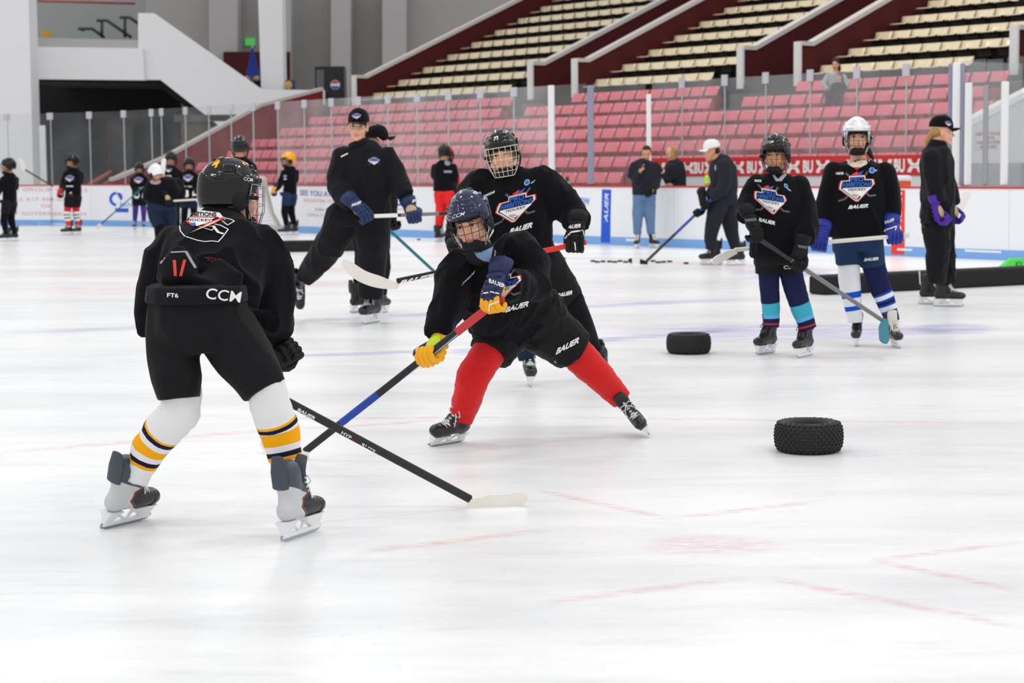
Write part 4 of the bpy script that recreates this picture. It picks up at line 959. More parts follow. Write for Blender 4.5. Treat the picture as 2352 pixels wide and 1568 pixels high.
    def bare_hand(s, mb, x, y, dd, dirpx, k=1.0):
        c = PX(x, y, s.D + dd); a = (PX(x + dirpx[0], y + dirpx[1], s.D + dd + dirpx[2]) - c).normalized(); b = a.cross(Vector((0, 1, 0))).normalized(); n = a.cross(b)
        mb.ell(c, (.04 * k, .045 * k, .016 * k), (b, a, n))
        for i, (o, L) in enumerate(((-.03, .06), (-.01, .07), (.01, .066), (.029, .05))):
            p = c + b * o * k + a * .035 * k; mb.tube([(p, .0095 * k), (p + a * L * .6 * k, .009 * k), (p + a * L * k - n * .02 * k, .008 * k)], 6)
        mb.tube([(c - b * .03 * k, .012 * k), (c - b * .055 * k + a * .03 * k, .011 * k), (c - b * .05 * k + a * .055 * k, .009 * k)], 6)
    def cloth(s, name, m, chains, vox=.012, amp=.004, freq=15, it=5, seed=1, boxes=(), zs=.45):
        mb = MB()
        for ch in chains: mb.tube(s.chain(ch), 16, dome=True if len(ch[0]) < 6 else ('a' if ch[0][5] == 2 else False))
        me = remesh(mb, name, vox, it); me.materials.append(M(m))
        if amp: folds(me, amp, freq, seed, zs)
        co = getco(me) - np.array(s.base); setco(me, co); o = s.child(name, me); s.bv[name] = o; return o
    def sock(s, name, ch, m, amp=.003, seg=26, seed=2, label=None):
        P = s.chain(ch); d = [0]
        for a, b in zip(P[:-1], P[1:]): d.append(d[-1] + (b[0] - a[0]).length)
        pts = []; al = []
        for i in range(seg + 1):
            q = d[-1] * i / seg; k = max(j for j in range(len(d)) if d[j] <= q + 1e-9); k = min(k, len(d) - 2); f = (q - d[k]) / (d[k + 1] - d[k]); f2 = f * f * (3 - 2 * f) * .5 + f * .5
            pts.append((P[k][0].lerp(P[k + 1][0], f), sub(P[k][1], P[k + 1][1], f2), sub(P[k][2], P[k + 1][2], f2))); al.append(i / seg)
        mb = MB(); mb.tube(pts, 22, dome=False); me = mb.mesh(name, [M(m)], True)
        a = me.attributes.new('along', 'FLOAT', 'POINT'); a.data.foreach_set('value', [v for v in al for _ in range(22)])
        if amp: folds(me, amp, 26, seed, 1.2)
        co = getco(me) - np.array(s.base); setco(me, co); o = s.child(name, me); s.bv[name + str(len(s.bv))] = o
        if label: o['label'] = label
        return o
    def skate(s, p, yaw, pitch=0, roll=0, k=1.0, v='black'):
        """p: world point of the blade under the ankle"""
        mw = Matrix.Translation(p) @ orient(yaw, pitch, roll) @ Matrix.Scale(k, 4); V = SKV[v]
        b = s.child('skate', boot_variant(v), None, mw)
        for nm, key, m in (('toe_cap', 'toe', V[1]), ('tongue', 'tongue', V[2]), ('tendon_guard', 'tendon', V[2]), ('lace', 'lace', V[3]), ('blade_holder', 'holder', 'holder'), ('runner', 'runner', 'steel')):
            OB(nm, with_mats(SK[key], [m], m), b)
        return b
    def helmet(s, m, cage='wire_black', far=False, strap='foam', cup=True):
        h = s.child('helmet', with_mats(ME_HEL, [m, 'vent'], m), None, s.HM)
        for i in (0, 1): OB('ear_guard', with_mats(ME_EARP[i], ['foam'], 'f'), h); OB('cage_clip', with_mats(ME_JCLIP[i], ['foam'], 'f'), h); OB('chin_strap', with_mats(ME_STRAP[i], [strap], strap), h)
        OB('brow_pad', with_mats(ME_PAD, ['foam'], 'f'), h)
        if cage: OB('cage', with_mats(ME_CAGE_F if far else ME_CAGE, [cage], cage), h)
        if cup: OB('chin_cup', with_mats(ME_CUP, ['foam'], 'f'), h)
        s.hel = h; return h
    def cap(s, m, brim=None, back=False):
        mw = s.HM @ (RZ180 if back else Matrix.Identity(4))
        h = s.child('cap', with_mats(ME_CROWN, [m], m), None, mw); OB('brim', with_mats(ME_BRIM, [brim or m], brim or m), h); s.hel = h; return h
    def glove(s, grip, wrist, sdir, zs=1, k=1.0, mats=('glove_black', 'glove_black', 'glove_black', 'glove_palm')):
        """grip: world point on the shaft, wrist: world point, sdir: shaft direction towards the blade; mats cuff, hand, fingers, palm"""
        X = sdir.normalized(); Y = (grip - wrist).normalized()
        if abs(X.dot(Y)) > .8: Y = (Y - X * Y.dot(X)).normalized()
        else: X = (X - Y * X.dot(Y)).normalized()
        Z = X.cross(Y); R = Matrix((X, Y, Z)).transposed().to_4x4()
        org = grip - (Y * .085 - Z * .032 * zs) * k; mw = Matrix.Translation(org) @ R @ Matrix.Scale(k, 4); g = GLV[zs]
        o = s.child('glove', with_mats(g['hand'], [mats[1]], mats[1]), None, mw)
        OB('cuff', with_mats(g['cuff'], [mats[0]], mats[0]), o); OB('palm', with_mats(g['palm'], [mats[3]], mats[3]), o)
        for i in range(4): OB('finger', with_mats(g['finger%d' % i], [mats[2]], mats[2]), o)
        OB('thumb', with_mats(g['thumb'], [mats[2] if len(mats) < 5 else mats[4]], mats[2] if len(mats) < 5 else mats[4]), o)
        s.gl = getattr(s, 'gl', []) + [o]; return o
    def decal(s, name, on, items, c, ax, ay, mats, grid=.12, **kw):
        obs = []
        for k in on:
            o = s.bv[k] if isinstance(k, str) else k; obs.append(o); obs += [c_ for c_ in o.children]
        return decal(name, s.o, bvh_of(obs), items, c, ax, ay, mats, grid, base=s.base, **kw)
    def hair(s, m, parts, name='hair'):
        mb = MB(); R3 = s.HM.to_3x3(); ax = [R3.col[i].normalized() for i in range(3)]
        for p in parts:
            if p[0] == 'e': mb.ell(s.HM @ Vector(p[1]), [q * s.hs for q in p[2]], ax)
            else: mb.tube([(s.HM @ Vector(q[0]), q[1] * s.hs, q[1] * s.hs) for q in p[1]], 10)
        me = remesh(mb, name, .007, 2); me.materials.append(M(m)); co = getco(me) - np.array(s.base); setco(me, co); return s.child(name, me)
# ---- stick
def stick(label, butt, heel, toe, shaft='carbon', blade='blade_white', grip='tape_white', griplen=.16, low=None, lowfrom=.62, up=None, bh=.072, curve=.02, tape=None, wd_=.03, dp=.02, mid=None, bow=0.0):
    butt, heel, toe = Vector(butt), Vector(heel), Vector(toe); e_ = EM('hockey_stick', heel); tag(e_, label, 'stick'); o = heel
    d = (heel - butt).normalized(); b = (toe - heel).normalized(); v = up or ZV; v = (v - b * v.dot(b)).normalized(); n = b.cross(v).normalized()
    sx = (v - d * v.dot(d)).normalized(); sy = d.cross(sx).normalized()
    H_ = heel + v * bh * .55
    L = (H_ - butt).length; dd = (H_ - butt).normalized(); sx = (v - dd * v.dot(dd)).normalized(); sy = dd.cross(sx).normalized()
    def seg(name, a, c, m, k=1.0):
        mb = MB(); p, q = butt + dd * a, butt + dd * c; mb.box((p + q) / 2 - o, (wd_ * k, dp * k, (q - p).length), (sx, sy, dd), bev=.005); return OB(name, mb.mesh(name, [M(m)]), e_)
    sh = seg('shaft', 0.0, L * (lowfrom if low else 1.0), shaft); out = [sh]
    if low: out.append(seg('lower_shaft', L * lowfrom, L, low, 1.001))
    if mid: out.append(seg('shaft_band', L * mid[0], L * mid[1], mid[2], 1.04))
    if grip: seg('grip_tape', .0, griplen, grip, 1.12); seg('butt_knob', -.012, .03, grip, 1.3)
    mb = MB(); nseg = 14; vs = []; Lb = (toe - heel).length
    for i in range(nseg + 1):
        f = i / nseg; c = heel + b * (Lb * (f * 1.06 - .06)) + n * (curve * (f ** 2) * Lb * 4 * .3) - v * (bow * 4 * f * (1 - f))
        hh = bh * (.55 + .45 * min(1, f * 3)) * (1 if f < .8 else math.sqrt(max(.0, 1 - ((f - .8) / .2) ** 2 * .85))); z0 = .0 + (.012 * max(0, f - .6) + (bh - hh) * (.4 if f > .5 else 0)); th = .0055 * (1.6 - f * .8)
        vs += [c + v * z0 - n * th - o, c + v * z0 + n * th - o, c + v * (z0 + hh) + n * th - o, c + v * (z0 + hh) - n * th - o]
    mb.add(vs, [(4 * i + j, 4 * i + 4 + j, 4 * i + 4 + (j + 1) % 4, 4 * i + (j + 1) % 4) for i in range(nseg) for j in range(4)] + [(0, 1, 2, 3), (4 * nseg + 3, 4 * nseg + 2, 4 * nseg + 1, 4 * nseg)])
    me = mb.mesh('blade', [M(blade), M(tape or blade)])
    if tape:
        for p in me.polygons:
            f = (Vector(p.center) + o - heel).dot(b) / Lb
            if .35 < f < .75: p.material_index = 1
    bo = OB('blade', me, e_)
    return e_, out + [bo], dd
def sdecal(st, items, c, ax, ay, mats, grid=.5): return decal('lettering', st[0], bvh_of(st[1]), items, c, ax, ay, mats, grid, off=.0012, step=.0008)
# ================================================================== PEOPLE IN FRONT
FL = lambda ch: [tuple(ch[0][:4]) + ((ch[0][4] if len(ch[0]) > 4 else ch[0][3] * .92), 1)] + [c for c in ch[1:]]
FA = lambda ch: [tuple(ch[0][:4]) + ((ch[0][4] if len(ch[0]) > 4 else ch[0][3] * .92), 2)] + [c for c in ch[1:]]
GOLD, NAVY, WHT = (250, 172, 10), (24, 24, 56), (234, 233, 233)
# ---------- 1: player seen from behind, left foreground
D = 7.62
torso = [(503, 500, .36, 48, 45), (502, 522, .33, 92, 58), (499, 560, .28, 126, 74), (494, 610, .2, 132, 80), (484, 655, .12, 122, 80), (478, 690, .1, 112, 78)]
aL = [(405, 560, .3, 50), (372, 610, .3, 52), (348, 670, .3, 40), (338, 720, .32, 30), (340, 765, .35, 24)]
aR = [(592, 562, .3, 60), (614, 620, .26, 58), (622, 690, .24, 56), (632, 735, .28, 44), (634, 785, .36, 30)]
lL = [(402, 760, .03, 68, 64), (400, 820, .0, 60, 58), (406, 870, -.04, 58, 54), (411, 916, -.05, 50)]
lR = [(520, 758, .02, 74, 66), (560, 820, -.03, 70, 62), (592, 866, -.06, 60, 56), (609, 897, -.07, 54)]
sL = [(420, 868, -.02, 44), (414, 945, .0, 47), (377, 985, .08, 46), (342, 1030, .12, 41), (321, 1080, .14, 31), (313, 1108, .14, 27)]
sR = [(604, 862, -.06, 46), (622, 935, -.03, 48), (641, 985, .0, 48), (653, 1040, .0, 41), (663, 1090, 0, 34), (668, 1112, 0, 30)]
P1 = Person('hockey player seen from behind, black gear and white gold striped socks, left foreground', D, (480, 1222), [torso, aL, aR, lL, lR, sL, sR], (531, 452, .4, 1.05, 122, 6, 4), .007)
P1.cloth('jersey', 'black_jersey', [FL(torso), FA(aL), FA(aR)], .01, 0.0102, 13, 5, 11)
P1.cloth('hockey_pants', 'black_shell', [FL([(452, 652, .03, 108, 88), (453, 700, .03, 114, 94), (456, 750, .03, 120, 96), (462, 795, .04, 108, 88)]), FA(lL), FA(lR)], .01, 0.0068, 14, 5, 12)
P1.cloth('belt', 'black_track', [FL([(451, 655, .02, 116, 100), (452, 693, .02, 120, 104)])], .009, .001, 10, 2, 5)
P1.cloth('kidney_pad', 'black_jersey', [[(409, 578, .03, 22, 16), (409, 605, .0, 49, 20), (411, 640, -.05, 44, 20)], [(492, 612, .04, 28, 14), (505, 636, .0, 58, 18), (488, 662, -.06, 66, 20)]], .008, .001, 12, 4, 3)
stripes('sock_p1a', WHT, [(.52, .545, GOLD), (.545, .585, NAVY), (.63, .73, GOLD), (.785, .82, NAVY), (.82, .845, GOLD)])
stripes('sock_p1b', WHT, [(.415, .44, GOLD), (.44, .478, NAVY), (.51, .638, GOLD), (.695, .735, NAVY), (.735, .77, GOLD)])
P1.sock('sock', sL, 'sock_p1a', .004, 40); P1.sock('sock', sR, 'sock_p1b', .004, 40)
P1.skate(GR(277, 1206), 149, 0, -17, 1.04, 'silver'); P1.skate(GR(684, 1234), 155, 0, 3, 1.04, 'silver')
P1.helmet('helmet_black', 'wire_chrome')
P1.hair('hair_dark', [('e', (0, -.06, -.03), (.062, .05, .06)), ('e', (0, -.075, -.07), (.05, .035, .04))])
st1 = stick('black hockey stick with white taped blade lying before the player seen from behind', PX(560, 868, 8.0), GR(1082, 1166), GR(1210, 1160), 'carbon', 'blade_white', 'tape_white', curve=.05, bh=.064, bow=.012, dp=.022, wd_=.034)
sdecal(st1, [T('BAUER', 0, 0, 1, 0, 0, w=4.2, shear=.25, bold=.04)], (703, 950), (9.6, 5.2), (3.0, -7.5), ['print_white'])
sdecal(st1, [LN((-1, 0), (1, 0), .25, 0, 0)], (745, 992), (75, 42), (3, -6), ['glove_lime'], .3)
sdecal(st1, [T('HYP', -3, 0, 1, 0, 0, bold=.02), T('RLITE', 2.6, 0, 1, 0, 0, bold=.02), EL(-.9, 0, .5, .5, 1, 0)], (823, 1015), (9.0, 5.3), (3.4, -6.4), ['print_white', 'print_dkred'])
g = PX(664, 808, 7.95); P1.glove(g, PX(632, 775, 7.95), Vector((.5, -.1, -.8)), 1, .95, ('glove_teal', 'glove_black', 'glove_black', 'glove_teal'))
P1.decal('lettering', ['belt'], [T('CCM', 0, 0, 1, 0, 0, w=3.0, shear=.12, bold=.008)], (514, 678), (27, 3.2), (1, -25), ['print_white'], .4)
P1.decal('lettering', ['belt'], [T('FT6', 0, 0, 1, 0, 0, w=2.3, bold=.02)], (397, 678), (11, .6), (0, -10), ['print_white'], .4)
P1.decal('back_patch', ['kidney_pad'], [PG([(-.55, .9), (-.2, .9), (-.12, -1), (-.42, -1)], 0, 0), PG([(.55, 1.0), (.85, 1.0), (.42, -1), (.12, -1)], 0, 0)], (409, 615), (22, 1), (0, -19), ['print_red'], .4)
P1.decal('pad_trim', ['kidney_pad'], [LN((-1, .2), (-.55, .95), .1, 0, 0), LN((-.55, .95), (.45, 1.0), .1, 0, 0), LN((.45, 1), (1.0, -.1), .16, 0, 0)], (409, 612), (40, 0), (0, -34), ['print_grey'], .2)
# crest on the back: player outline, shield, stick
it = []
sil = [(-1, .1), (-.98, -.3), (-.8, -.62), (-.3, -.85), (.0, -.92), (.3, -.86), (.55, -.9), (.72, -.6), (.95, -.1), (.65, .12), (.3, .22)]
for a, b_ in zip(sil[:-1], sil[1:]): it.append(LN(a, b_, .045, 0, 0))
for a, b_ in (((.55, .8), (.8, .6)), ((.8, .6), (1.05, .52)), ((1.05, .52), (1.2, .42)), ((1.2, .42), (.92, .16)), ((.92, .16), (.7, .42)), ((-.2, .02), (.3, -.2)), ((.3, -.2), (.42, .06)), ((.42, .06), (.0, .06))): it.append(LN(a, b_, .04, 0, 0))
it += [PG([(-.78, .78), (-.1, 1.0), (.6, .9), (.85, .45), (.5, .62), (-.3, .02), (-.92, .45)], 0, 1), PG([(-.72, .5), (.2, .55), (.35, .3), (-.35, .02)], 0, 2),
       LN((-.85, .42), (-.42, .02), .1, 1, 3), LN((-.9, .55), (.55, .6), .05, 1, 3), PG([(-.52, .18), (-.36, .2), (-.34, .02), (-.48, .0)], 3, 4),
       T('AMBITIONS', -.15, .76, .26, 2, 3, w=1.25, bold=.03), T('HOCKEY', -.2, .38, .16, 2, 3, w=.95, bold=.02),
       PG([(-.6, -.42), (.05, .18), (.75, .62), (.8, .5), (.2, .05), (-.35, -.2)], 1, 4), PG([(-.62, -.46), (-.05, -.0), (.7, .5), (.4, .22), (-.25, -.2)], 0, 5), PG([(.3, .05), (.4, .08), (.6, -.3), (.78, -.38), (.74, -.46), (.5, -.36)], 0, 4)]
P1.decal('crest', ['jersey'], it, (470, 521), (57, 2), (0, -37), ['print_white', 'print_red', 'print_black', 'print_blue'], .12)
P1.decal('lettering', ['jersey'], [T('STATE', 0, 0, 1, 0, 0, w=3.2, shear=.2, bold=.03), LN((-2.2, .1), (-1.2, .2), .3, 0, 0)], (494, 597), (11, 2), (0, -10), ['print_dkred'], .5)
P1.decal('number', [P1.hel], [T('4', 0, 0, 1, 0, 0, bold=.04)], (497, 373), (24, -10), (10, -28), ['print_yellow'], .3)
P1.decal('sticker', [P1.hel], [PG([(math.cos(a) * (1 if i % 2 == 0 else .45), math.sin(a) * (1 if i % 2 == 0 else .45)) for i, a in enumerate(np.linspace(0, 2 * math.pi, 13)[:-1])], 0, 0)], (561, 368), (13, 4), (-3, -13), ['print_yellow'], .4)
P1.decal('lettering', [P1.hel], [T('CCM', 0, 0, 1, 0, 0, w=2.6, shear=.1, bold=.006)], (570, 412), (8, 1.5), (0, -8), ['print_white'], .5)
# ---------- 2: crouching player with red socks
D = 10.0
torso = [(1112, 588, -.18, 40, 36), (1118, 610, -.15, 74, 52), (1128, 645, -.1, 92, 66), (1150, 690, 0, 98, 70), (1178, 725, .1, 104, 72), (1195, 742, .14, 106, 72)]
aL = [(1058, 612, -.15, 46), (1042, 650, -.2, 46), (1030, 700, -.26, 42), (1012, 745, -.32, 34), (1002, 772, -.36, 27)]
aR = [(1185, 580, -.1, 58), (1215, 620, -.12, 56), (1222, 655, -.2, 48), (1195, 662, -.32, 42), (1166, 652, -.42, 34)]
lL = [(1165, 755, .14, 64, 62), (1143, 785, .08, 56, 56), (1126, 813, .04, 53, 53)]
lR = [(1245, 752, .18, 66, 62), (1286, 777, .22, 59, 56), (1317, 804, .26, 54, 52)]
sL = [(1134, 795, .05, 38), (1108, 830, .0, 40), (1085, 868, -.02, 39), (1075, 910, .02, 35), (1062, 950, .06, 30), (1058, 968, .06, 28)]
sR = [(1310, 792, .26, 38), (1340, 828, .28, 39), (1374, 860, .3, 35), (1404, 892, .34, 30), (1426, 916, .36, 26)]
P2 = Person('crouching hockey player with navy helmet, red socks and navy gold gloves', D, (1200, 1012), [torso, aL, aR, lL, lR, sL, sR], (1081, 508, -.3, 1.05, -14, 16, -11), .006)
P2.cloth('jersey', 'black_jersey', [FL(torso), FA(aL), FA(aR)], .009, 0.0102, 15, 4, 21)
P2.cloth('hockey_pants', 'black_shell', [FL([(1190, 715, .12, 102, 70), (1205, 745, .16, 108, 72), (1212, 775, .16, 80, 60)]), FA(lL), FA(lR)], .009, 0.0068, 14, 4, 22)
P2.sock('sock', sL, 'red_sock', .004, 34); P2.sock('sock', sR, 'red_sock', .004, 34)
P2.cloth('neck_guard', 'foam', [[(1095, 566, -.25, 30, 28), (1104, 582, -.22, 36, 30)]], .009, 0, it=3)
P2.helmet('helmet_navy', 'wire_black', strap='white')
P2.skate(GR(1030, 1019), -42, 0, 27, .95); P2.skate(PX(1477, 980, 10.4), 14, 14, -40, .86)
b2 = PX(1150, 684, 9.52); h2 = GR(700, 1056)
st2 = stick('black and blue hockey stick with red grip held by the crouching player', b2, h2, GR(596, 1036), 'carbon', 'blade_white', 'tape_red', .28, mid=(.62, .82, 'shaft_blue'), bh=.075, tape=None, dp=.024, wd_=.036)
mb = MB(); d2 = st2[2]
seg_ = lambda a, c, m, nm, k: None
sdecal(st2, [T('VIZION', 0, 0, 1, 0, 0, w=5, shear=.2)], (800, 974), (13, -10.2), (6, 8), ['print_ltblue'])
sdecal(st2, [LN((-9, 0), (9, 0), .35, 0, 0)], (985, 822), (14, -11.4), (4, 5), ['print_ltblue'])
g = b2 + d2 * ((PX(985, 806, 9.6) - b2).length); P2.glove(g, PX(1000, 768, 9.62), d2, -1, 1.1, ('glove_navy', 'glove_gold', 'glove_gold', 'glove_lime', 'glove_navy'))
g = b2 + d2 * .04; P2.glove(g, PX(1152, 640, 9.6), d2, 1, 1.06, ('glove_navy', 'glove_navy', 'glove_gold', 'glove_gold', 'glove_navy'))
P2.decal('lettering', [P2.gl[1]], [T('BAUER', 0, 0, 1, 0, 0, w=3.6, shear=.3, bold=.04)], (1140, 650), (10, 3.6), (-2.5, -11), ['print_white'], .4)
P2.decal('glove_stripe', [P2.gl[1]], [LN((1105, 674), (1122, 672), 3, 0, 0), LN((1126, 670), (1160, 677), 3, 0, 0), LN((1160, 677), (1152, 690), 3, 0, 0), LN((1152, 690), (1124, 700), 3, 0, 0), LN((1124, 700), (1123, 714), 3, 0, 0)], (0, 0), (1, 0), (0, 1), ['print_white'], 6)
P2.decal('crest', ['jersey'], crest_items(), (1150, 662), (44, -9), (7, -44), CRESTM, .14)
P2.decal('lettering', ['jersey'], bauer(), (1187, 704), (11.5, -3.2), (2, -13), ['print_white'], .4)
P2.decal('lettering', ['jersey'], [T('NASCAR', .6, 0, 1, 0, 0, w=3.4, shear=.2, bold=.03), PG([(-1.8, -.5), (-1.55, -.5), (-1.45, .5), (-1.7, .5)], 1, 0), PG([(-1.55, -.5), (-1.3, -.5), (-1.2, .5), (-1.45, .5)], 2, 0), PG([(-1.3, -.5), (-1.05, -.5), (-.95, .5), (-1.2, .5)], 3, 0)], (1074, 640), (7.2, -7), (3, -8), ['print_white', 'print_yellow', 'print_red', 'print_blue'], .5)
P2.decal('lettering', ['hockey_pants'], bauer(), (1303, 794), (11.5, -6), (1.5, -14), ['print_white'], .4)
P2.decal('lettering', [P2.hel], [T('CCM', 0, 0, 1, 0, 0, w=2.7, shear=.1, bold=.006)], (1053, 494), (10.5, -3.2), (2, -9), ['print_white'], .4)
P2.decal('undershirt', ['jersey', 'neck_guard'], [PG([(-.9, .5), (-.2, .3), (.6, .75), (1, 1), (.75, -.9), (.1, -.75), (-.5, -.3)], 0, 0)], (1108, 585), (24, 0), (0, -19), ['shirt_blue'], .3)
P2.decal('shoulder_mark', ['jersey'], [PG([(-1, .6), (.2, .3), (1, 1), (.6, 0), (.9, -.6), (.1, -.2), (-.5, -1)], 0, 0)], (1154, 592), (5, -1), (1, -6), ['print_grey'], .6)
for x, y in ((1143, 818), (1275, 828)):
    P2.decal('strap_tab', ['hockey_pants'], [EL(0, 0, 1, 1.4, 0, 0), EL(0, -.3, .35, .35, 1, 1)], (x, y), (8, 3), (-2, -9), ['foam', 'grey'], .6)
# ---------- 3: tall player behind
D = 12.8
torso = [(1158, 395, 0, 34, 32), (1166, 408, 0, 66, 46), (1172, 440, 0, 96, 58), (1174, 500, 0, 98, 60), (1176, 560, .03, 94, 58), (1180, 596, .05, 94, 58)]
aL = [(1105, 425, 0, 44), (1082, 470, -.04, 42), (1062, 520, -.1, 36), (1050, 560, -.2, 28)]
aR = [(1240, 422, 0, 46), (1285, 462, .0, 42), (1318, 492, -.04, 38), (1328, 512, -.14, 30)]
lL = [(1160, 610, .06, 56, 52), (1180, 660, .1, 48), (1195, 700, .12, 44), (1202, 750, .12, 34)]
lR = [(1235, 605, .06, 60, 54), (1275, 655, .1, 50), (1305, 690, .12, 42)]
sL = [(1202, 740, .12, 34), (1206, 790, .02, 27), (1211, 826, .0, 20)]
sR = [(1300, 680, .12, 38), (1330, 745, .2, 33), (1358, 800, .35, 24), (1372, 835, .45, 18)]
P3 = Person('tall helmeted player with pale wire cage in black crested jersey behind the crouching player', D, (1215, 880), [torso, aL, aR, lL, lR, sL, sR], (1155, 355, -.06, 1.1, -7, 3, -9), .0065)
P3.cloth('jersey', 'black_jersey', [FL(torso), FA(aL), FA(aR)], .011, 0.0102, 14, 4, 31)
P3.cloth('hockey_pants', 'black_shell', [FL([(1182, 575, .05, 92, 56), (1192, 610, .06, 90, 56), (1200, 640, .08, 70, 50)]), FA(lL), FA(lR)], .011, 0.0051, 14, 4, 32)
P3.sock('sock', sL, 'dark_navy', .003, 20); P3.sock('sock', sR, 'black_jersey', .003, 20)
P3.helmet('helmet_black', 'wire_cream'); P3.skate(GR(1216, 884), 4, 0, 0, 1.0); P3.skate(PX(1388, 862, 13.35), 10, 55, -15, 1.0)
b3 = PX(1347, 556, 12.42); h3 = PX(905, 660, 12.3)
st3 = stick('raised hockey stick with white blade and red butt held by the tall player', b3, h3, PX(778, 612, 12.1), 'shaft_red', 'blade_white', None, low='carbon', lowfrom=.45, up=Vector((.28, 0, 1)), bh=.078, curve=-.03, wd_=.034, bow=.045)
g = PX(1322, 562, 12.42); P3.glove(g, PX(1327, 512, 12.55), st3[2], 1, 1.1, ('glove_black', 'glove_black', 'glove_black', 'glove_palm'))
g = PX(1052, 622, 12.33); P3.glove(g, PX(1050, 566, 12.5), st3[2], 1, 1.1)
sdecal(st3, [T('BAUER', 0, 0, 1, 0, 0, w=6, shear=.3, bold=.05)], (958, 640), (13.5, -2.9), (1.5, -8), ['print_white'])
P3.decal('crest', ['jersey'], crest_items(), (1184, 476), (44, -10), (8, -44), CRESTM, .14)
P3.decal('lettering', ['jersey'], bauer(), (1196, 524), (11.5, -3.5), (2, -13), ['print_white'], .4)
P3.decal('lettering', ['jersey'], [T('NASCAR', .6, 0, 1, 0, 0, w=3.4, shear=.2, bold=.03), PG([(-1.8, -.5), (-1.55, -.5), (-1.45, .5), (-1.7, .5)], 1, 0), PG([(-1.55, -.5), (-1.3, -.5), (-1.2, .5), (-1.45, .5)], 2, 0), PG([(-1.3, -.5), (-1.05, -.5), (-.95, .5), (-1.2, .5)], 3, 0)], (1120, 447), (7.2, -3), (1.5, -6), ['print_white', 'print_yellow', 'print_red', 'print_blue'], .5)
P3.decal('sponsor_mark', ['jersey'], [EL(-.6, 0, .5, .9, 0, 0), EL(-.6, 0, .35, .6, 1, 1), PG([(0, -.4), (.9, .6), (.7, .0), (.3, -.5)], 0, 0)], (1218, 418), (13, -1.5), (1, -8), ['print_ltblue', 'print_blue'], .5)
P3.decal('lettering', ['hockey_pants'], bauer(), (1297, 675), (7.5, -1.6), (1, -9.5), ['print_white'], .5)
P3.decal('number', [P3.hel], [T('71', 0, 0, 1, 0, 0, bold=.05)], (1139, 318), (9.5, -1.5), (1, -9), ['print_white'], .5)
P3.decal('glove_stripe', [P3.gl[0]], [LN((1297, 548), (1312, 533), 3, 0, 0), LN((1312, 533), (1338, 529), 3, 0, 0), LN((1338, 529), (1344, 545), 3, 0, 0), LN((1320, 556), (1322, 575), 3, 0, 0)], (0, 0), (1, 0), (0, 1), ['print_white'], 6)
P3.decal('lettering', [P3.gl[0]], [T('BAUER', 0, 0, 1, 0, 0, w=3.8, shear=.3, bold=.04)], (1316, 520), (9.5, -1), (1, -9), ['print_white'], .5)
# ---------- 6: player with black helmet, right
D = 14.55
torso = [(1785, 398, 0, 26, 26), (1784, 412, 0, 48, 36), (1784, 440, 0, 60, 44), (1785, 500, 0, 63, 46), (1787, 550, 0, 66, 48), (1788, 588, 0, 66, 48)]
aL = [(1740, 425, 0, 27), (1722, 455, -.02, 25), (1711, 480, -.1, 22), (1709, 500, -.2, 20)]
aR = [(1832, 428, 0, 30), (1846, 470, 0, 30), (1852, 515, -.08, 30), (1849, 556, -.16, 25)]
lL = [(1765, 600, 0, 31, 32), (1764, 630, 0, 29, 30)]; lR = [(1815, 600, 0, 33, 32), (1820, 628, 0, 28, 30)]
sL = [(1766, 622, 0, 25), (1767, 660, -.02, 23), (1771, 705, .0, 21), (1772, 735, 0, 18), (1772, 750, 0, 17)]
sR = [(1815, 620, 0, 27), (1825, 660, -.02, 26), (1839, 705, 0, 24), (1851, 738, 0, 21), (1856, 755, 0, 20)]
P6 = Person('player with black helmet and teal banded navy socks, near the far tyre', D, (1800, 816), [torso, aL, aR, lL, lR, sL, sR], (1782, 356, -.02, 1.05, -20, 3, 0), .007, 'skin_tan')
P6.cloth('jersey', 'black_jersey', [FL(torso), FA(aL), FA(aR)], .011, 0.0102, 14, 4, 61)
P6.cloth('hockey_pants', 'black_shell', [FL([(1788, 570, 0, 58, 44), (1788, 605, 0, 57, 44)]), FA(lL), FA(lR)], .011, 0.0051, 14, 3, 62)
TEAL, LB, RD_ = (64, 168, 192), (92, 172, 230), (196, 40, 52)
stripes('sock_p6', (24, 30, 66), [(.56, .79, TEAL), (.79, .85, LB), (.93, .96, RD_)]); P6.sock('sock', sL, 'sock_p6', .003, 30); P6.sock('sock', sR, 'sock_p6', .003, 30)
P6.skate(GR(1762, 812), -38, 0, 3, 1.0, 'blacklace'); P6.skate(GR(1852, 819), -33, 0, -5, 1.0, 'blacklace')
P6.helmet('helmet_black', 'wire_black', strap='strap_grey')
b6 = PX(1726, 537, 14.2); st6 = stick('grey hockey stick with teal blade held low by the black helmeted player', b6, PX(2040, 738, 14.45), PX(2044, 790, 14.2), 'carbon', 'blade_teal', None, up=Vector((-1, 0, .15)), bh=.075, curve=0, wd_=.03, low='shaft_grey', lowfrom=.3)
P6.glove(b6 + st6[2] * .02, PX(1704, 484, 14.3), st6[2], -1, 1.08, ('glove_black',) * 3 + ('glove_teal',)); g = b6 + st6[2] * (PX(1842, 602, 14.2) - b6).length; P6.glove(g, PX(1849, 548, 14.3), st6[2], 1, 1.05, ('glove_black',) * 4)
P6.decal('crest', ['jersey'], crest_items(), (1770, 461), (37, 7), (-6, -39), CRESTM, .14)
P6.decal('lettering', ['jersey'], bauer(), (1761, 508), (8.3, 2), (-.5, -9), ['print_white'], .5)
P6.decal('lettering', ['jersey'], [T('NASCAR', 0, 0, 1, 0, 0, w=3, shear=.2, bold=.04)], (1741, 415), (5.4, .3), (0, -5.5), ['print_white'], .6)
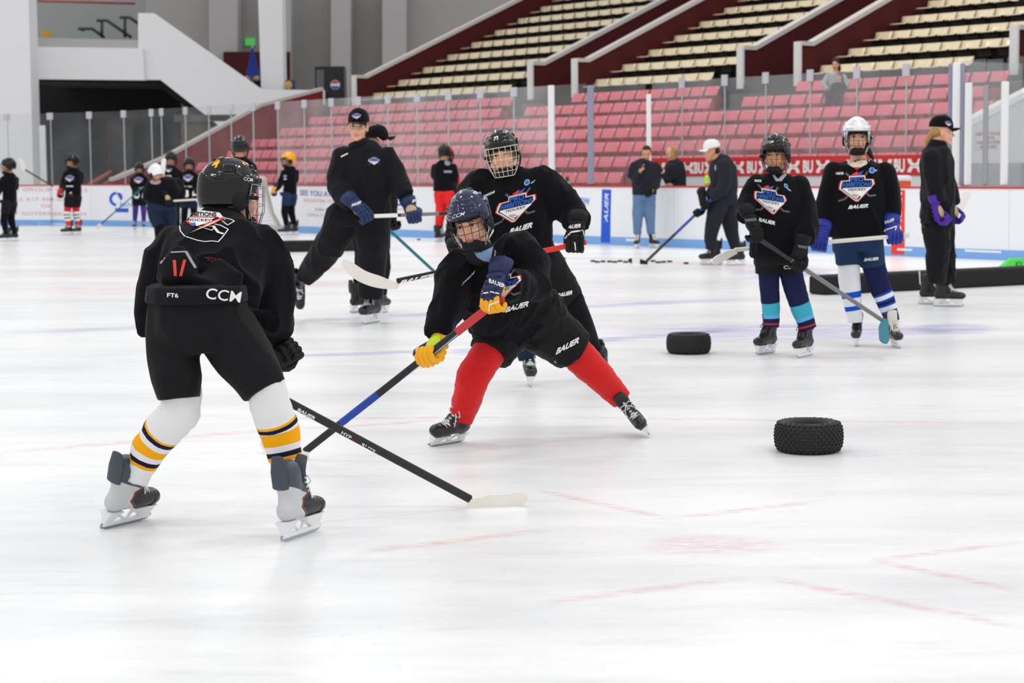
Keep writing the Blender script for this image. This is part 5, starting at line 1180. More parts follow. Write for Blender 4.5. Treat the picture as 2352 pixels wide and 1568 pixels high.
P6.decal('sponsor_mark', ['jersey'], [EL(-.4, .2, .5, .6, 0, 0), EL(-.4, .2, .3, .4, 1, 1), PG([(.0, -.2), (.7, -.5), (.8, -.8), (-.1, -.6)], 0, 0)], (1809, 430), (9, 3), (-1, -9), ['print_ltblue', 'print_blue'], .6)
P6.decal('lettering', ['hockey_pants'], [T('CCM', 0, 0, 1, 0, 0, w=2.6, shear=.1, bold=.006)], (1817, 614), (13, .5), (0, -8), ['print_white'], .5)
P6.decal('lettering', [P6.hel], [T('CCM', 0, 0, 1, 0, 0, w=2.6, shear=.1, bold=.006)], (1768, 326), (7, -.6), (0, -5), ['print_white'], .6)
P6.decal('undershirt', ['jersey'], [PG([(-.2, -.6), (1, .9), (1.3, .6), (.3, -1), (-.5, -1), (-1, .2), (-.7, .2)], 0, 0)], (1790, 404), (16, 0), (0, -12), ['shirt_grey'], .4)
for gi, c_, ax_ in ((0, (1723, 505), (7, -.6)), (1, (1847, 567), (7, 1))): P6.decal('lettering', [P6.gl[gi]], [T('WARRIOR', 0, 0, 1, 0, 0, w=4, shear=.1, bold=.006)], c_, ax_, (0, -7), ['print_grey'], .6)
# ---------- 7: girl in a white helmet
D = 15.35
torso = [(1972, 368, 0, 26, 26), (1973, 380, 0, 54, 38), (1970, 410, 0, 68, 44), (1968, 460, 0, 68, 46), (1968, 510, 0, 68, 48), (1967, 545, 0, 68, 48)]
aL = [(1920, 395, 0, 28), (1905, 440, 0, 27), (1897, 480, 0, 25), (1893, 515, -.03, 21)]
aR = [(2028, 397, 0, 30), (2042, 440, 0, 28), (2047, 475, 0, 26), (2048, 498, -.03, 23)]
lL = [(1946, 565, 0, 31, 32), (1948, 608, 0, 28, 30)]; lR = [(1998, 565, 0, 33, 32), (2004, 612, 0, 28, 30)]
sL = [(1949, 600, 0, 25), (1951, 645, 0, 25), (1957, 690, 0, 22), (1963, 725, 0, 18), (1964, 740, 0, 17)]
sR = [(2006, 605, 0, 27), (2016, 645, 0, 26), (2034, 690, 0, 22), (2046, 725, 0, 18), (2050, 738, 0, 17)]
P7 = Person('girl in white helmet and black crested jersey with navy shorts', D, (1985, 793), [torso, aL, aR, lL, lR, sL, sR], (1968, 316, -.02, 1.08, -4, 0, 0), .007)
P7.cloth('jersey', 'black_jersey', [FL(torso), FA(aL), FA(aR)], .012, 0.0102, 13, 4, 71)
P7.cloth('hockey_pants', 'navy_short', [FL([(1970, 535, 0, 60, 44), (1971, 575, 0, 60, 44)]), FA(lL), FA(lR)], .012, 0.0051, 14, 3, 72)
BLU = (14, 84, 196)
stripes('sock_p7a', (232, 233, 236), [(.49, .59, BLU), (.72, .80, BLU)])
stripes('sock_p7b', (24, 30, 72), [(.50, .53, BLU), (.53, .60, WHT), (.60, .63, BLU), (.69, .72, BLU), (.72, .80, WHT), (.80, .83, BLU)])
P7.sock('sock', sL, 'sock_p7a', .003, 34, label='white sock with two blue bands'); P7.sock('sock', sR, 'sock_p7b', .003, 34, label='navy sock with white and blue bands')
P7.skate(GR(1968, 793), -14, 0, 0, .95, 'blacklace'); P7.skate(GR(2057, 797), 4, 0, -8, .95, 'cream')
P7.helmet('helmet_white', 'wire_black', strap='white')
P7.hair('hair_dark', [('t', [((-.06, -.05, -.04), .03), ((-.09, -.05, -.1), .025), ((-.12, -.03, -.15), .012)]), ('e', (0, -.05, -.05), (.065, .05, .05))])
b7 = PX(2086, 540, 15.1); st7 = stick('white hockey stick held level by the girl in white helmet', b7, PX(1690, 583, 14.95), PX(1640, 612, 14.9), 'shaft_white', 'blade_white', 'offwhite', .1, up=Vector((.5, 0, 1)), bh=.065, curve=0)
GB = ('glove_blue', 'glove_blue', 'glove_blue', 'glove_blue')
P7.glove(PX(2056, 543, 15.1), PX(2050, 495, 15.25), st7[2], -1, 1.15, GB); P7.glove(PX(1884, 562, 15.02), PX(1892, 515, 15.25), st7[2], 1, 1.1, ('glove_blue', 'glove_blue', 'glove_blue', 'glove_red'))
P7.decal('crest', ['jersey'], crest_items(), (1968, 431), (40, -1), (1, -41), CRESTM, .14)
P7.decal('lettering', ['jersey'], bauer(), (1971, 474), (10, -.8), (.5, -8.5), ['print_white'], .5)
P7.decal('lettering', ['jersey'], [T('NASCAR', .3, 0, 1, 0, 0, w=3, shear=.2, bold=.04), PG([(-1.7, -.5), (-1.35, -.5), (-1.3, .5), (-1.65, .5)], 1, 0)], (1928, 398), (5.4, -.1), (0, -6), ['print_white', 'print_red'], .6)
P7.decal('sponsor_mark', ['jersey'], [EL(-.4, 0, .6, .65, 0, 0), EL(-.4, 0, .4, .45, 1, 1), PG([(.2, .2), (.8, .0), (.3, -.3)], 0, 0)], (2007, 391), (11, 0), (0, -11), ['print_ltblue', 'print_blue'], .6)
P7.decal('lettering', ['hockey_pants'], bauer(), (2001, 595), (7.3, -.6), (.5, -7), ['print_white'], .5)
P7.decal('collar', ['jersey'], [PG([(-1.5, 1), (1.7, 1), (1.2, .1), (.4, -.5), (-.4, -.5), (-1.1, .1)], 0, 0), PG([(-.5, -.42), (.55, -.42), (0, -1)], 1, 1)], (1968, 379), (18, 0), (0, -12), ['shirt_cream', 'shirt_red'], .4)
P7.decal('lettering', [P7.gl[0]], [T('BAUER', 0, 0, 1, 0, 0, w=3.8, shear=.3, bold=.04)], (2042, 508), (6, -2), (.5, -7.5), ['print_white'], .5)
P7.decal('glove_stripe', [P7.gl[0]], [LN((-1, -.9), (-.9, .2), .14, 0, 0), LN((-.9, .2), (.9, .8), .14, 0, 0), LN((.9, .8), (.7, .2), .14, 0, 0)], (2046, 532), (15, 0), (0, -16), ['print_white'], .3)
for k in (P7.bv,):
    pass
# ---------- 4: coach with black cap, striding
D = 17.95
torso = [(826, 330, 0, 20, 20), (832, 340, 0, 38, 28), (838, 365, 0, 56, 36), (840, 410, 0, 55, 38), (842, 450, 0, 57, 40), (838, 488, .03, 67, 42)]
aL = [(790, 358, 0, 27), (778, 400, 0, 27), (778, 430, -.05, 29), (795, 455, -.15, 26), (808, 466, -.2, 21)]
aR = [(886, 360, 0, 27), (904, 395, 0, 26), (918, 425, -.05, 25), (932, 450, -.15, 20)]
lL = [(792, 500, .04, 46, 38), (766, 550, .12, 38, 35), (732, 598, .3, 31), (702, 636, .5, 23)]
lR = [(852, 505, .02, 46, 38), (857, 570, -.05, 36, 34), (852, 640, -.02, 31), (850, 684, .0, 28)]
P4 = Person('coach in black cap and track suit striding with a stick held level', D, (852, 742), [torso, aL, aR, lL, lR], (823, 291, -.02, 1.12, -4, 2, 3), .007, 'skin')
P4.cloth('jacket', 'black_track', [FL(torso), FA(aL), FA(aR)], .012, 0.0102, 12, 4, 41); P4.cloth('collar', 'black_track', [FL([(822, 322, 0, 23, 22), (827, 336, 0, 32, 26)])], .01, .001, it=2)
P4.cloth('track_pants', 'black_track', [FL([(830, 485, .03, 68, 42), (822, 520, .04, 74, 44)]), FA(lL), FA(lR)], .012, 0.0153, 11, 4, 42)
P4.cap('black_jersey'); P4.hair('hair_brown', [('e', (0, -.03, .01), (.0805, .085, .05)), ('e', (0, -.05, -.04), (.066, .052, .04))])
P4.skate(PX(698, 668, 18.7), -5, 72, -4, 1.15); P4.skate(GR(856, 742), -24, 0, 0, 1.25)
b4 = PX(838, 497, 17.62); st4 = stick('dark hockey stick with white grip held level by the striding coach', b4, PX(1180, 494, 17.6), PX(1235, 505, 17.5), 'carbon', 'blade_white', 'tape_white', .3, mid=(.24, .5, 'shaft_grey'))
GD = ('glove_dkblue',) * 3 + ('glove_palm',)
P4.glove(b4 + st4[2] * .0, PX(806, 466, 17.75), st4[2], -1, 1.3, GD); P4.glove(PX(950, 496, 17.62), PX(934, 448, 17.8), st4[2], 1, 1.25, GD)
P4.decal('crest', ['jacket'], crest_items(False), (859, 370), (13, .5), (0, -11), CRESTM, .3); P4.decal('crest', [P4.hel], crest_items(False), (819, 267), (10, 0), (0, -8), CRESTM, .4)
P4.decal('shoulder_mark', ['jacket'], [LN((-1, -.5), (1, .5), .35, 0, 0)], (791, 356), (8, 0), (0, -8), ['print_white'], .5)
for gi, c_ in ((0, (818, 468)), (1, (957, 459))): P4.decal('lettering', [P4.gl[gi]], [T('BAUER', 0, 0, 1, 0, 0, w=3.6, shear=.3, bold=.05)], c_, (6, -2), (.5, -7), ['print_white'], .6)
# ---------- 8: woman in black cap, facing right
D = 19.5
torso = [(2150, 332, 0, 18, 20), (2150, 345, 0, 30, 40), (2152, 375, 0, 38, 52), (2154, 430, 0, 38, 52), (2152, 480, 0, 38, 52), (2150, 505, 0, 38, 52)]
aL = [(2140, 362, -.16, 24), (2143, 405, -.18, 23), (2152, 445, -.2, 20), (2160, 465, -.22, 17)]
aR = [(2165, 365, .2, 22), (2172, 410, .2, 21), (2186, 450, .15, 18), (2192, 468, .1, 16)]
lL = [(2150, 515, -.08, 33, 30), (2155, 570, -.08, 28), (2150, 620, -.08, 24), (2150, 650, -.08, 23)]
lR = [(2162, 515, .1, 31, 30), (2168, 570, .08, 27), (2170, 620, .06, 23), (2172, 652, .05, 21)]
P8 = Person('woman in black cap and track suit with purple gloves, in profile at the right', D, (2160, 700), [torso, aL, aR, lL, lR], (2163, 303, 0, 1.1, 88, 4, 0), .008)
P8.cloth('jacket', 'black_track', [FL(torso), FA(aL), FA(aR)], .013, 0.0102, 12, 4, 81); P8.cloth('collar', 'black_track', [FL([(2156, 322, 0, 19, 20), (2153, 338, 0, 24, 26)])], .011, 0, it=2)
P8.cloth('track_pants', 'black_track', [FL([(2152, 495, 0, 35, 46), (2155, 525, 0, 36, 44)]), FA(lL), FA(lR)], .013, 0.0136, 12, 4, 82)
P8.cap('black_jersey'); P8.hair('hair_blond', [('e', (0, -.05, .0), (.077, .06, .055)), ('t', [((0, -.09, -.02), .03), ((0, -.12, -.08), .03), ((-.01, -.13, -.15), .014)])])
P8.skate(GR(2137, 699), 78, 0, 0, 1.05, 'cream'); P8.skate(GR(2172, 704), 70, 0, 0, 1.08, 'cream')
GP = ('glove_purple',) * 3 + ('glove_palm',)
st8 = stick('hockey stick with pale blade pointing up held by the woman in black cap', PX(2120, 520, 19.2), PX(2206, 494, 20.5), PX(2234, 447, 20.6), 'carbon', 'blade_white', None, up=Vector((-.9, 0, .5)), bh=.09, curve=0)
P8.glove(PX(2168, 503, 19.22), PX(2156, 460, 19.25), Vector((.5, .8, .2)), 1, 1.2, GP); P8.glove(PX(2202, 500, 19.65), PX(2190, 462, 19.6), Vector((.5, .8, .2)), 1, 1.15, GP)
P8.decal('crest', [P8.hel], crest_items(False), (2178, 284), (7, 2), (0, -7), CRESTM, .5)
# ================================================================== PEOPLE FURTHER BACK
def bY(x): return RK(TW(x, 426, 0)[0], 0, 0).y if x > 360 else 52.0
def kid(label, D, x, ytop, yfoot, yaw, helmet='helmet_black', jersey='black_jersey', pants='black_shell', sock='black_jersey', lean=0.0, hs=None, gl=('glove_black',) * 4, crest=False, seed=1, crouch=0.0, shirt=None, skv='black', arms='front', far=True, wide=1.0, gap=.8):
    """generic standing skater; all heights are shares of the measured height"""
    D = min(D, bY(x) - gap); h = yfoot - ytop; s_ = F / D; c = math.cos(math.radians(yaw)); sn = math.sin(math.radians(yaw)); wS = .115 * h * wide * (.55 + .45 * abs(c)); f = .07 * h * sn; lx = lean * h
    Y = lambda k: ytop + k * h
    fd = -.06 * h / s_ * c                                       # forward in depth
    torso = [(x + lx * .75, Y(.17), 0, .035 * h), (x + lx * .7, Y(.2), 0, .085 * h * (.7 + .3 * abs(c)), .06 * h), (x + lx * .6, Y(.27), 0, wS, .085 * h), (x + lx * .3, Y(.4), 0, wS * .95, .085 * h), (x, Y(.52), 0, wS * .98, .085 * h)]
    ex, ez = (.105 * h * abs(c) + .02 * h), .24
    sh = [(x + lx * .6 - wS * .8, 1), (x + lx * .6 + wS * .8, -1)]
    A = []
    for k, (sx, sg) in enumerate(sh):
        dd = (sg * sn) * .17
        A.append([(sx, Y(.255), dd * .8, .045 * h), (sx - sg * .02 * h + f * .3, Y(.35), dd, .04 * h), (sx + sg * .01 * h + f * 1.2, Y(.43), dd + fd * 1.5, .034 * h), (sx + sg * .035 * h * abs(c) + f * 2.0, Y(.475), dd + fd * 3, .026 * h)])
    L = []
    Kn = []
    for sg in (1, -1):
        hx = x - sg * .055 * h * (.35 + .65 * abs(c)); dd = sg * sn * .12
        L.append([(hx, Y(.54), dd, .062 * h), (hx + f * .3, Y(.66), dd, .055 * h)])
        Kn.append([(hx + f * .3, Y(.63), dd, .046 * h), (hx + f * .4 - sg * .008 * h, Y(.74), dd, .043 * h), (hx - sg * .012 * h, Y(.86), dd, .034 * h), (hx - sg * .012 * h, Y(.9), dd, .03 * h)])
    P = Person(label, D, Vector((PX(x, yfoot, D).x, D, 0)), [torso] + A + L + Kn, (x + lx + f * .25, Y(.105), 0, hs or (.186 * h / s_ / .27), yaw, 8 if lean else 2, lean * 60), .016, 'skin_tan', group=None)
    P.cloth('jersey', jersey, [FL(torso)] + [FA(a) for a in A], .02, .006, 10, 3, seed); P.cloth('hockey_pants', pants, [FL([(x, Y(.5), 0, wS * .85, .075 * h), (x, Y(.56), 0, wS * .86, .075 * h)])] + [FA(l) for l in L], .02, .003, 12, 3, seed + 1)
    for kn in Kn: P.sock('sock', kn, sock, .003, 14)
    if helmet: P.helmet(helmet, 'wire_black', far=True)
    for k, sg in enumerate((1, -1)):
        q = Kn[k][-1]; g = PX(q[0], yfoot, D + q[2]); g.z = 0; P.skate(Vector((g.x, D + q[2], 0)), yaw - sg * 10, 0, 0, .92 * h / s_ / 1.6, skv)
    P.wr = [A[0][-1], A[1][-1]]
    for k in (0, 1):
        w_ = PX(P.wr[k][0], P.wr[k][1], D + P.wr[k][2]); P.glove(w_ + Vector((.03 * sn, -.03 * c, -.07)), w_, Vector((c * .9 + .1, sn * .9, -.25)), 1 if k else -1, .95 * h / s_ / 1.55, gl)
    if crest: P.decal('crest', ['jersey'], crest_items(False), crest[0], (crest[1], 0), (0, -crest[1] * .95), CRESTM, .5); P.decal('lettering', ['jersey'], [LN((-1, 0), (1, 0), .35, 0, 0)], (crest[0][0], crest[0][1] + crest[1] * 1.75), (crest[1] * .8, 0), (0, -8), ['print_white'], .6)
    return P
# behind the coach
P5 = kid('adult in backward black cap standing hidden behind the striding coach', 19.4, 850, 302, 718, 150, helmet=None, jersey='black_track', pants='black_track', sock='black_track', seed=51); P5.o['label'] = 'adult in black cap seen from behind, mostly hidden by the striding coach'
P5.HM = Matrix.Translation(PX(868, 326, 19.4)) @ orient(118, -2, 0) @ Matrix.Scale(1.12, 4); P5.cap('black_jersey')
stick('teal and black hockey stick slanting down behind the crouching player', PX(880, 515, 19.2), GR(1088, 716), GR(1130, 722), 'shaft_teal', 'tape_black', None, low='carbon', lowfrom=.9)
# white-capped man bending over a stick
D = 27.9
torso = [(1645, 362, 0, 15, 16), (1652, 370, 0, 26, 24), (1660, 390, 0, 33, 32), (1664, 425, 0, 31, 32), (1662, 450, 0, 30, 30)]
aL = [(1662, 378, -.18, 16), (1668, 410, -.2, 16), (1656, 438, -.22, 14), (1632, 455, -.22, 12)]; aR = [(1658, 380, .18, 15), (1650, 412, .15, 14), (1634, 440, .1, 12), (1622, 455, .05, 10)]
lL = [(1652, 462, -.06, 24), (1640, 505, -.1, 19), (1632, 545, -.05, 15), (1632, 572, 0, 12)]; lR = [(1672, 462, .1, 24), (1676, 510, .1, 19), (1684, 548, .12, 15), (1691, 575, .12, 12)]
P11 = Person('man in white cap and dark sweats bending over a blue stick', D, (1660, 606), [torso, aL, aR, lL, lR], (1635, 347, 0, 1.12, -86, 12, 0), .011, 'skin_tan')
P11.cloth('hoodie', 'dark_sweat' if 'dark_sweat' in MATS else mat('dark_sweat', (24, 28, 38), .9, bump=.2) and 'dark_sweat', [FL(torso), FA(aL), FA(aR)], .016, .006, 12, 3, 91); P11.cloth('track_pants', 'dark_sweat', [FL([(1663, 445, 0, 30, 28), (1664, 470, 0, 31, 28)]), FA(lL), FA(lR)], .016, .006, 12, 3, 92)
mat('cap_white', (232, 232, 230), .7); P11.cap('cap_white'); P11.hair('hair_dark', [('e', (0, -.045, .0), (.077, .062, .05))])
P11.skate(GR(1638, 608), -78, 0, 0, 1.2, 'black'); P11.skate(GR(1694, 609), -70, 0, 0, 1.1, 'black')
b11 = PX(1634, 458, 27.65); st11 = stick('blue shafted hockey stick held low by the man in white cap', b11, GR(1484, 607), GR(1442, 604), 'shaft_blue', 'tape_black', None, low='carbon', lowfrom=.55, tape='tape_white', wd_=.04)
P11.glove(b11 + st11[2] * .12, PX(1632, 450, 27.7), st11[2], 1, 1.25, ('glove_black',) * 3 + ('white',)); P11.glove(b11 + st11[2] * .3, PX(1622, 452, 27.95), st11[2], -1, 1.2, ('glove_black',) * 3 + ('white',))
P11.decal('chest_mark', ['hoodie'], [EL(0, 0, .5, 1, 0, 0)], (1643, 385), (4, 0), (0, -7), ['print_grey'], .8)
# man in jeans looking at his phone
D = bY(1480) - .75
torso = [(1484, 366, 0, 12, 12), (1482, 373, 0, 24, 18), (1480, 390, 0, 31, 22), (1480, 420, 0, 29, 22), (1480, 448, 0, 28, 22)]
aL = [(1458, 382, 0, 13), (1452, 405, -.02, 12), (1462, 412, -.12, 10), (1470, 395, -.2, 8)]; aR = [(1504, 382, 0, 13), (1509, 408, 0, 12), (1506, 428, -.1, 10), (1498, 434, -.18, 8)]
lL = [(1469, 452, 0, 16), (1465, 490, -.02, 13), (1464, 525, 0, 10), (1464, 538, 0, 9)]; lR = [(1490, 452, 0, 16), (1493, 490, -.02, 13), (1495, 525, 0, 10), (1496, 538, 0, 9)]
P9 = Person('man in dark jacket and blue jeans on skates looking at his phone', D, Vector((PX(1480, 563, D).x, D, 0)), [torso, aL, aR, lL, lR], (1485, 352, -.03, 1.0, -12, 20, 0), .013, 'skin_tan', hands=((1472, 389, -.22, (2, -6, 0), 1.0), (1497, 437, -.2, (-3, 5, 0), 1.0)))
P9.cloth('jacket', 'dark_sweat', [FL(torso), FA(aL), FA(aR)], .017, .005, 12, 3, 95); P9.cloth('jeans', 'denim', [FL([(1480, 442, 0, 27, 20), (1480, 460, 0, 27, 20)]), FA(lL), FA(lR)], .015, .005, 14, 3, 96)
P9.hair('hair_dark', [('e', (0, -.03, .045), (.083, .09, .09)), ('e', (0, .02, .1), (.06, .05, .035))]); P9.skate(Vector((PX(1464, 560, D).x, D, 0)), -15, 0, 0, 1.0, 'cream'); P9.skate(Vector((PX(1500, 560, D).x, D, 0)), 30, 0, 0, 1.0, 'cream')
p = PX(1471, 381, D - .25); mb = MB(); mb.box((0, 0, 0), (.07, .012, .14), None, bev=.004); tag(OB('phone', mb.mesh('p', [M('machine')]), None, p), 'black phone in the raised hand of the man in jeans', 'phone').rotation_euler = (.5, .3, 0)
mb = MB(); mb.ell((0, 0, 0), (.08, .06, .1)); mb.ell((.05, -.02, .05), (.05, .05, .06)); me = remesh(mb, 'gloves', .012, 2); me.materials.append(M('glove_black')); folds(me, .008, 30, 4); tag(OB('folded_gloves', me, None, PX(1488, 440, D - .26)), 'bundle of black and red gloves in the lowered hand of the man in jeans', 'gloves')
# woman with long blond hair behind the boards
tq_, _ = TW(1548, 400, .75); D = RK(tq_, .75, 0).y
torso = [(1546, 366, 0, 11, 12), (1549, 376, 0, 21, 20), (1551, 395, 0, 25, 24), (1552, 425, 0, 24, 24), (1552, 470, 0, 24, 24)]
aL = [(1542, 384, -.15, 11), (1546, 410, -.18, 10), (1532, 415, -.2, 9), (1522, 398, -.2, 7)]; aR = [(1560, 384, .12, 11), (1566, 410, .1, 10), (1555, 424, -.1, 9), (1543, 425, -.16, 8)]
lg = [(1552, 470, 0, 24), (1552, 560, 0, 14), (1552, 590, 0, 10)]
P10 = Person('woman with long blond hair and dark top behind the boards looking at a phone', D, Vector((PX(1552, 500, D).x, D, 0)), [torso, aL, aR, lg], (1541, 353, 0, 1.0, -62, 18, 0), .013, 'skin', hands=((1519, 394, -.2, (-3, -5, 0), 1.0), (1540, 425, -.18, (-5, 0, 0), 1.0)))
P10.cloth('sweater', 'dark_sweat', [FL(torso), FA(aL), FA(aR)], .017, .005, 12, 3, 101); P10.cloth('trousers', 'dark_sweat', [FL(lg)], .02, .003, 12, 3, 102)
P10.hair('hair_blond', [('e', (0, -.03, .035), (.085, .095, .09)), ('t', [((.03, -.07, .0), .055), ((.04, -.09, -.1), .055), ((.05, -.09, -.2), .03)]), ('t', [((-.06, .0, .0), .035), ((-.075, .02, -.1), .035), ((-.07, .03, -.2), .018)])])
mb = MB(); mb.box((0, 0, 0), (.07, .012, .13), None, bev=.004); tag(OB('phone', mb.mesh('p', [M('machine')]), None, PX(1517, 388, D - .24)), 'black phone in the hand of the blond woman', 'phone').rotation_euler = (.5, -.4, 0)
# players along the far boards
PR = kid('player in black jersey and red pants seen from behind at the far boards', 40.0, 1020, 330, 540, 160, pants='red_pants', sock='red_pants', gl=('glove_black',) * 4, seed=121, wide=1.1, gap=1.7)
PR.decal('back_mark', ['jersey'], [EL(0, 0, 1, 1, 0, 0), LN((-1.2, -3), (1.4, -3), .7, 0, 0)], (1028, 373), (7, 0), (0, -7), ['print_grey'], .5)
kid('player in red helmet and red jersey half hidden behind the one in red pants', 41.3, 1024, 334, 538, 40, helmet='helmet_red', jersey='shirt_red', sock='red_sock', gl=('glove_red',) * 4, seed=123)
PY = kid('player in bright yellow helmet and black jersey beside the goal', 42.6, 666, 348, 536, -65, helmet='helmet_yellow', pants='navy_short', gl=('glove_navy', 'glove_gold', 'glove_navy', 'glove_gold'), seed=131, crest=((655, 404), 4))
kid('player in black helmet whose head shows above the left foreground player', 26.0, 551, 311, 590, 175, seed=141)
K15 = kid('player in black helmet and crested jersey, right of the waiting group at left', 43.0, 434, 360, 540, 8, seed=151, crest=((432, 409), 11), pants='dark_navy', gl=('glove_black', 'white', 'glove_black', 'white'))
K16 = kid('taller player in black holding a white blade upright in the left group', 41.0, 393, 347, 546, -4, seed=161, crest=((387, 390), 8))
stick('hockey stick with white blade upright before the taller player at left', PX(408, 462, 40.4), PX(378, 398, 40.4), PX(383, 364, 40.4), 'carbon', 'blade_white', None, up=Vector((-1, 0, .2)), bh=.1, curve=0)
K18 = kid('smaller player with purple socks at the left end of the waiting group', 47.6, 320, 372, 524, 6, sock='purple_sock', seed=181, crest=((318, 414), 10), gl=('glove_black', 'glove_black', 'white', 'white'))
stick('teal hockey stick of the player with purple socks reaching to the left', PX(330, 428, 47.2), Vector((PX(232, 508, 46.9).x, 46.9, .1)), Vector((PX(228, 524, 46.4).x, 46.2, .03)), 'shaft_teal', 'blade_white', None, low='carbon', lowfrom=.75, bh=.1)
K19 = kid('player with red and white striped socks standing alone at the left', 44.0, 168, 352, 540, -40, seed=191, crest=((160, 410), 10), gl=('glove_black', 'glove_red', 'glove_black', 'white'))
stripes('sock_k19', (232, 230, 228), [(0, .3, (206, 40, 44)), (.42, .47, (40, 40, 44)), (.56, .61, (40, 40, 44)), (.72, .95, (206, 60, 62))])
for o in K19.o.children:
    if o.name.startswith('sock'): o.data.materials[0] = M('sock_k19')
K20 = kid('player in black at the left picture edge carrying a stick behind', 40.3, 22, 362, 556, -62, seed=201, gl=('glove_black', 'glove_red', 'glove_black', 'white'))
stick('hockey stick with white blade raised behind the player at the left edge', PX(122, 428, 40.8), PX(52, 392, 40.8), PX(40, 366, 40.8), 'carbon', 'blade_white', None, up=Vector((.8, 0, .6)), bh=.1, curve=0)
# player bent forward in a white helmet
D = 34.2
torso = [(372, 408, .0, 16, 16), (374, 415, 0, 30, 26), (376, 432, 0, 40, 32), (374, 452, 0, 38, 30), (370, 470, 0, 34, 28)]
aL = [(350, 424, -.1, 15), (342, 445, -.1, 14), (338, 462, -.15, 11)]; aR = [(404, 422, .1, 16), (414, 442, .1, 14), (412, 462, .0, 12)]
lL = [(356, 475, 0, 20), (358, 500, .0, 17), (364, 520, 0, 13)]; lR = [(386, 475, .1, 20), (392, 498, .12, 17), (390, 520, .2, 13)]
sL = [(366, 515, 0, 13), (368, 545, 0, 12), (370, 560, 0, 10)]; sR = [(390, 510, .2, 13), (392, 535, .4, 11), (394, 552, .45, 10)]
P17 = Person('player in white helmet and navy shorts bending forward in the left group', D, Vector((PX(370, 578, D).x, D, 0)), [torso, aL, aR, lL, lR, sL, sR], (357, 399, -.05, 1.15, -130, 20, 0), .014, noface=True)
P17.cloth('jersey', 'black_jersey', [FL(torso), FA(aL), FA(aR)], .018, .006, 12, 3, 171); P17.cloth('hockey_pants', 'dark_navy', [FL([(370, 462, 0, 33, 27), (372, 482, 0, 34, 27)]), FA(lL), FA(lR)], .018, .003, 12, 3, 172)
P17.sock('sock', sL, 'black_jersey', .002, 12); P17.sock('sock', sR, 'black_jersey', .002, 12); P17.helmet('helmet_white', 'wire_black', far=True)
P17.skate(Vector((PX(371, 578, D).x, D, 0)), -120, 0, 0, .95); P17.skate(PX(396, 566, D + .5), -120, 20, 0, .95)
P17.decal('back_mark', ['jersey'], [EL(0, 0, 1.4, .8, 0, 0), LN((-1, 0), (1, .3), .3, 1, 1)], (357, 417), (9, 0), (0, -8), ['print_grey', 'print_red'], .5)
s17 = stick('hockey stick with pale shaft held level by the bending player', PX(385, 462, 33.9), PX(452, 463, 34.2), PX(470, 470, 34.0), 'shaft_white', 'blade_white', None); P17.glove(PX(388, 463, 33.92), PX(400, 455, 34.0), s17[2], 1, 1.1)
# spectators in the stand
def seated(label, x, y, w_, hs, top, hair, skin='skin', sc=1.0, yaw=-20, ext=0.0):
    D = RK(TW(x, y, w_)[0], w_, 0).y; k = F / D / 100 * sc
    X = lambda dx, dy, dd, r, rd=None: (x + dx * k, y + dy * k, dd * sc) + ((r * k,) if rd is None else (r * k, rd * k))
    torso = [X(0, 16, 0, 5), X(0, 20, 0, 15, 10), X(0, 34, 0, 18, 12), X(0, 58, 0, 16, 12)]; aL = [X(-16, 24, 0, 6), X(-24, 40, -.1, 5.5), X(-16, 52, -.25, 5)]; aR = [X(16, 24, 0, 6), X(24, 40, -.1, 5.5), X(12, 52, -.25, 5)]
    lL = [X(-8, 62, -.1, 9), X(-14, 58, -.45, 8), X(-14, 88, -.55, 6)]; lR = [X(8, 62, -.1, 9), X(6, 58, -.45, 8), X(6, 88, -.55, 6)]
    p = PX(x, y, D); P = Person(label, D, Vector((p.x, D, p.z - .95 * sc)), [torso, aL, aR, lL, lR], (x, y, 0, hs, yaw, 10, 0), .014, skin)
    P.cloth('top', top, [FL(torso), FA(aL), FA(aR)], .017, .004, 12, 3, 3); P.cloth('trousers', 'dark_sweat', [FA(lL), FA(lR)], .017, .002, 12, 3, 4)
    P.hair(hair, [('e', (0, -.025, .055), (.088, .1, .088)), ('t', [((-.05, -.06, 0), .04), ((-.06, -.07, -.1), .04), ((-.06, -.06, -.18), .02)])]); return P
seated('woman with dark hair in grey top sitting high in the red seats', 1919, 148, 5.9, .95, 'shirt_grey', 'hair_dark')
seated('child in dark grey top sitting on the lap of the seated woman', 1927, 176, 5.35, .72, 'black_track', 'hair_brown', sc=.62, yaw=-50)
